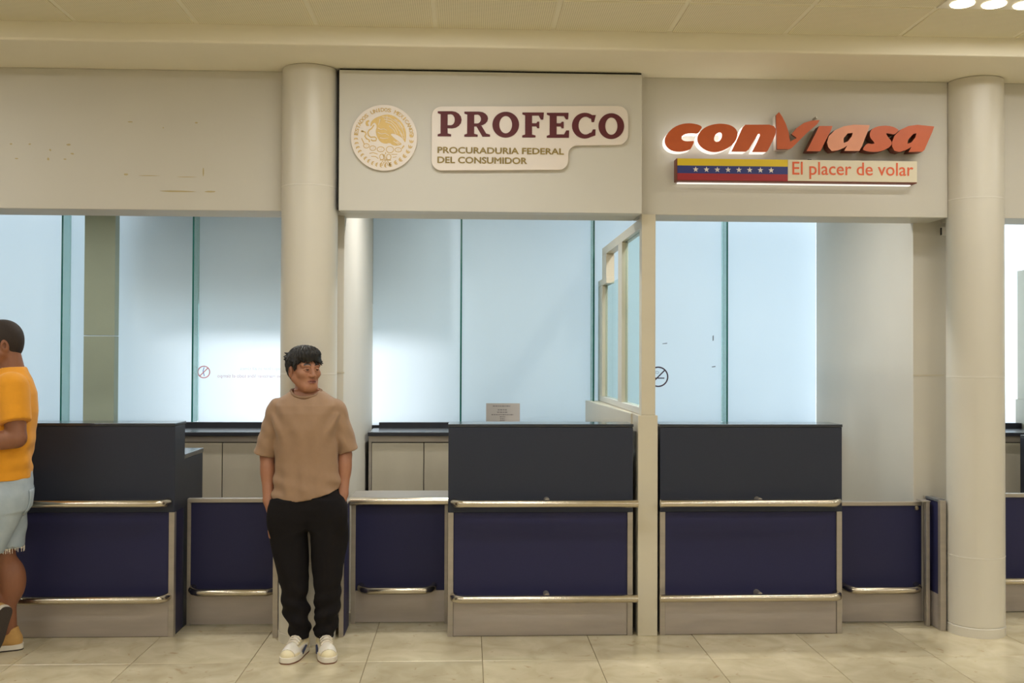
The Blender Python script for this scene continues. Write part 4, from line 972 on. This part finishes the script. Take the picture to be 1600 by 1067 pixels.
# ---------------- man in the orange t-shirt, seen from his left and behind
def person_b():
    BL, BR = (-2.385, 5.40, 0), math.radians(-66)
    B = Matrix.Translation(BL) @ Matrix.Rotation(BR, 4, 'Z')
    u = Vector((.35, 0, .94)).normalized(); n = Vector((.75, -.6, -.28)); n = (n-u*n.dot(u)).normalized(); zl = -n; xl = u.cross(zl)
    Mw = Matrix(((xl.x, u.x, zl.x, 0), (xl.y, u.y, zl.y, 0), (xl.z, u.z, zl.z, 0), (0, 0, 0, 1))); toe = Vector((-2.425, 5.32, .012)); O = toe+u*.185
    Mw = Matrix.Translation(O) @ Mw
    ank = np.array(B.inverted() @ (Mw @ Vector((0, .02, .075)))); ank2 = np.array(B.inverted() @ (Mw @ Vector((0, .03, .14))))
    hf = frame((0, -.035, 1.602), yaw=math.radians(6), pitch=math.radians(4), s=1.0)
    f = Field(ax((-.36, -.10, .008), (-.10, .10, .0035), (.10, .30, .008)), ax((-.50, -.16, .008), (-.16, .13, .0035), (.13, .20, .008)), ax((.06, 1.44, .009), (1.44, 1.76, .0035)))
    head(f, hf, 1.0, 1.06)
    f.cap((0, .0, 1.54), (0, .022, 1.42), .066, .074, .02)
    f.stack([(.80, 0, 0, .16, .105), (1.0, 0, -.005, .165, .11), (1.25, 0, .005, .175, .115), (1.40, 0, .01, .15, .09), (1.46, 0, .015, .08, .06)], .03)
    def hand(o, dr, sx, dn=(0, 0, -1)):
        o, dr = np.array(o, float), np.array(dr, float); sd = np.array((sx, 0, 0), float)
        f.el(o+dr*.05, (.040, .052, .018), .01)
        for q, l in enumerate((.07, .082, .076, .058)):
            p0 = o+dr*.088+sd*(q-1.5)*.021; p1 = p0+dr*l*.5+np.array((0, 0, -.006)); p2 = p0+dr*l+np.array((0, 0, -.022))
            f.chain([p0-dr*.02, p1, p2], [.010, .0095, .0085], .003)
        f.chain([o+dr*.02-sd*.032, o+dr*.055-sd*.056, o+dr*.09-sd*.058], [.012, .011, .009], .004)
    f.chain([(.185, .02, 1.39), (.225, .045, 1.13), (.20, -.19, 1.10)], [.060, .048, .032], .01); f.el((.219, -.03, 1.12), (.044, .10, .043), .02)
    hand((.20, -.20, 1.098), (0, -1, 0), 1)
    f.chain([(-.185, .02, 1.39), (-.245, -.03, 1.22), (-.20, -.24, 1.225)], [.060, .046, .032], .01); hand((-.20, -.25, 1.222), (0, -1, 0), -1)
    # standing right leg, bent left leg
    f.chain([(-.085, .0, .84), (-.085, -.015, .50), (-.080, .02, .10)], [.088, .062, .042], .02); f.el((-.082, .035, .36), (.060, .068, .12), .03)
    f.chain([(.085, .0, .84), (.07, -.15, .52), ank2, ank], [.088, .062, .046, .040], .02); kc = np.array((.07, -.15, .52))*.62+ank2*.38; f.el(kc+np.array((0, .02, 0)), (.056, .062, .10), .03)
    col = lambda P: head_color(P, hf, 1.0, (140, 92, 66), (112, 66, 56), (36, 26, 22))
    b = f.mesh('person', skin_m, None, col); b.location = BL; b.rotation_euler = (0, 0, BR)
    tag(b, 'man in orange t-shirt and ripped denim shorts at the left picture edge, one foot crossed', 'person')
    eyes(b, hf, 1.0)
    h = Field(ax((-.10, .10, .0035)), ax((-.15, .11, .0035)), ax((1.50, 1.75, .0035)))
    h.el((0, .016, .037), (.079, .099, .0895), .01, fr=hf); h.el((0, .035, .0), (.074, .079, .09), .02, fr=hf)
    X, Y, Z = h.grid((slice(None),)*3); Ri = np.linalg.inv(hf[0]); p = [X-hf[1][0], Y-hf[1][1], Z-hf[1][2]]
    lx, ly, lz = [Ri[i, 0]*p[0]+Ri[i, 1]*p[1]+Ri[i, 2]*p[2] for i in range(3)]; an = np.abs(np.arctan2(lx, -ly))
    line = np.interp(an, [0, .5, .9, 1.2, 1.45, 1.75, 2.1, 3.2], [.072, .066, .045, .0, -.012, .022, -.045, -.062]).astype(np.float32)
    h.D = np.maximum(h.D, (line-lz)*.8); h.mesh('hair', buzz_m, b)
    t = Field(ax((-.33, .33, .006)), ax((-.18, .20, .006)), ax((.88, 1.52, .006)))
    def td(X, Y, Z, u, v):
        th = np.arctan2(v, u); low = np.clip((1.22-Z)/.2, 0, 1)
        return (.004*np.sin(Z*48+th*2.2)+.0025*np.sin(Z*75-th*3))*low*np.clip((Z-.92)/.05, .15, 1)+.002*np.sin(th*8+Z*12)
    t.stack([(.88, 0, -.006, .200, .136), (.95, 0, -.008, .198, .130), (1.02, 0, -.006, .196, .130), (1.12, 0, 0, .200, .137), (1.25, 0, .008, .205, .143), (1.35, 0, .010, .205, .133), (1.42, 0, .012, .160, .108), (1.455, 0, .012, .115, .090), (1.485, 0, .012, .085, .078)], .02, p=2.3, disp=td)
    tt = Field(t.x, t.y, t.z)
    for a, bb in (((.178, .020, 1.378), (.232, .040, 1.215)), ((-.178, .020, 1.378), (-.235, -.01, 1.26))):
        g = Field(t.x, t.y, t.z); g.cap(a, bb, .084, .074, 0); d = np.array(bb)-np.array(a); d /= np.linalg.norm(d); g.half(d, np.array(bb)+d*.006); tt.D = np.minimum(tt.D, g.D)
    hh = np.clip(.5+.5*(tt.D-t.D)/.02, 0, 1); t.D = tt.D*(1-hh)+t.D*hh-.02*hh*(1-hh)
    t.half((0, 0, -1), (0, 0, .912)); t.cap((0, -.005, 1.56), (0, -.010, 1.455), .074, .080, .004, op='sub'); t.cap((0, -.07, 1.50), (0, -.09, 1.46), .045, .05, .006, op='sub')
    t.mesh('t_shirt', osh_m, b, smooth=2)
    j = Field(ax((-.24, .24, .006)), ax((-.28, .17, .006)), ax((.50, .96, .006)))
    j.stack([(.53, -.088, .002, .094, .094), (.60, -.090, .0, .097, .097), (.72, -.096, 0, .106, .108), (.82, -.10, 0, .105, .12)], .0, disp=fold(.003, 30, 3)); 
    j.cap((.10, .0, .82), (.078, -.105, .56), .112, .098, .02); j.half((0, 0, -1), (0, 0, .50))
    j.stack([(.76, 0, .0, .195, .122), (.84, 0, .002, .198, .128), (.90, 0, 0, .192, .130), (.95, 0, 0, .186, .124)], .03, p=2.3)
    X, Y, Z = j.grid((slice(None),)*3); fr = .540+.006*np.sin(X*190+Y*60)+.005*np.sin(Y*230)+0*Z; j.D = np.maximum(j.D, fr-Z)
    sh = j.mesh('denim_shorts', denim_m, b, smooth=1)
    # back pockets, belt line and frayed threads
    for q in (-1, 1):
        bm = bmesh.new(); bmesh.ops.create_grid(bm, x_segments=8, y_segments=8, size=.052)
        for v in bm.verts:
            x, z = v.co.x, v.co.y*1.15; v.co = (x, 0, z-(.018*(1-abs(x)/.052) if z < -.05 else 0))
        po = bm_done(bm, 'back_pocket', denim_m, sh, smooth=True); po.location = (q*.098, .17, .80)
        md = po.modifiers.new('wrap', 'SHRINKWRAP'); md.target = sh; md.wrap_method = 'PROJECT'; md.use_project_y = True; md.use_negative_direction = True; md.use_positive_direction = True; md.offset = .003
        md = po.modifiers.new('thick', 'SOLIDIFY'); md.thickness = .003
    rnd = random.Random(5); bm = bmesh.new()
    for k in range(70):
        a = rnd.uniform(0, 2*math.pi); x, y, z = -.088+.093*math.cos(a), .002+.093*math.sin(a), .542; l = rnd.uniform(.008, .028); w = .0012
        bm_box(bm, x-w, x+w, y-w, y+w, z-l, z)
    o = bm_done(bm, 'frayed_hem', lace_m, sh); o['kind'] = 'stuff'
    shoe_parts(b, Matrix.Translation((-.078, .012, 0)) @ Matrix.Rotation(math.radians(-6), 4, 'Z'), tan_m, mid_m, dsole_m, 0)
    shoe_parts(b, B.inverted() @ Mw, tan_m, mid_m, dsole_m, 0)
person_b()
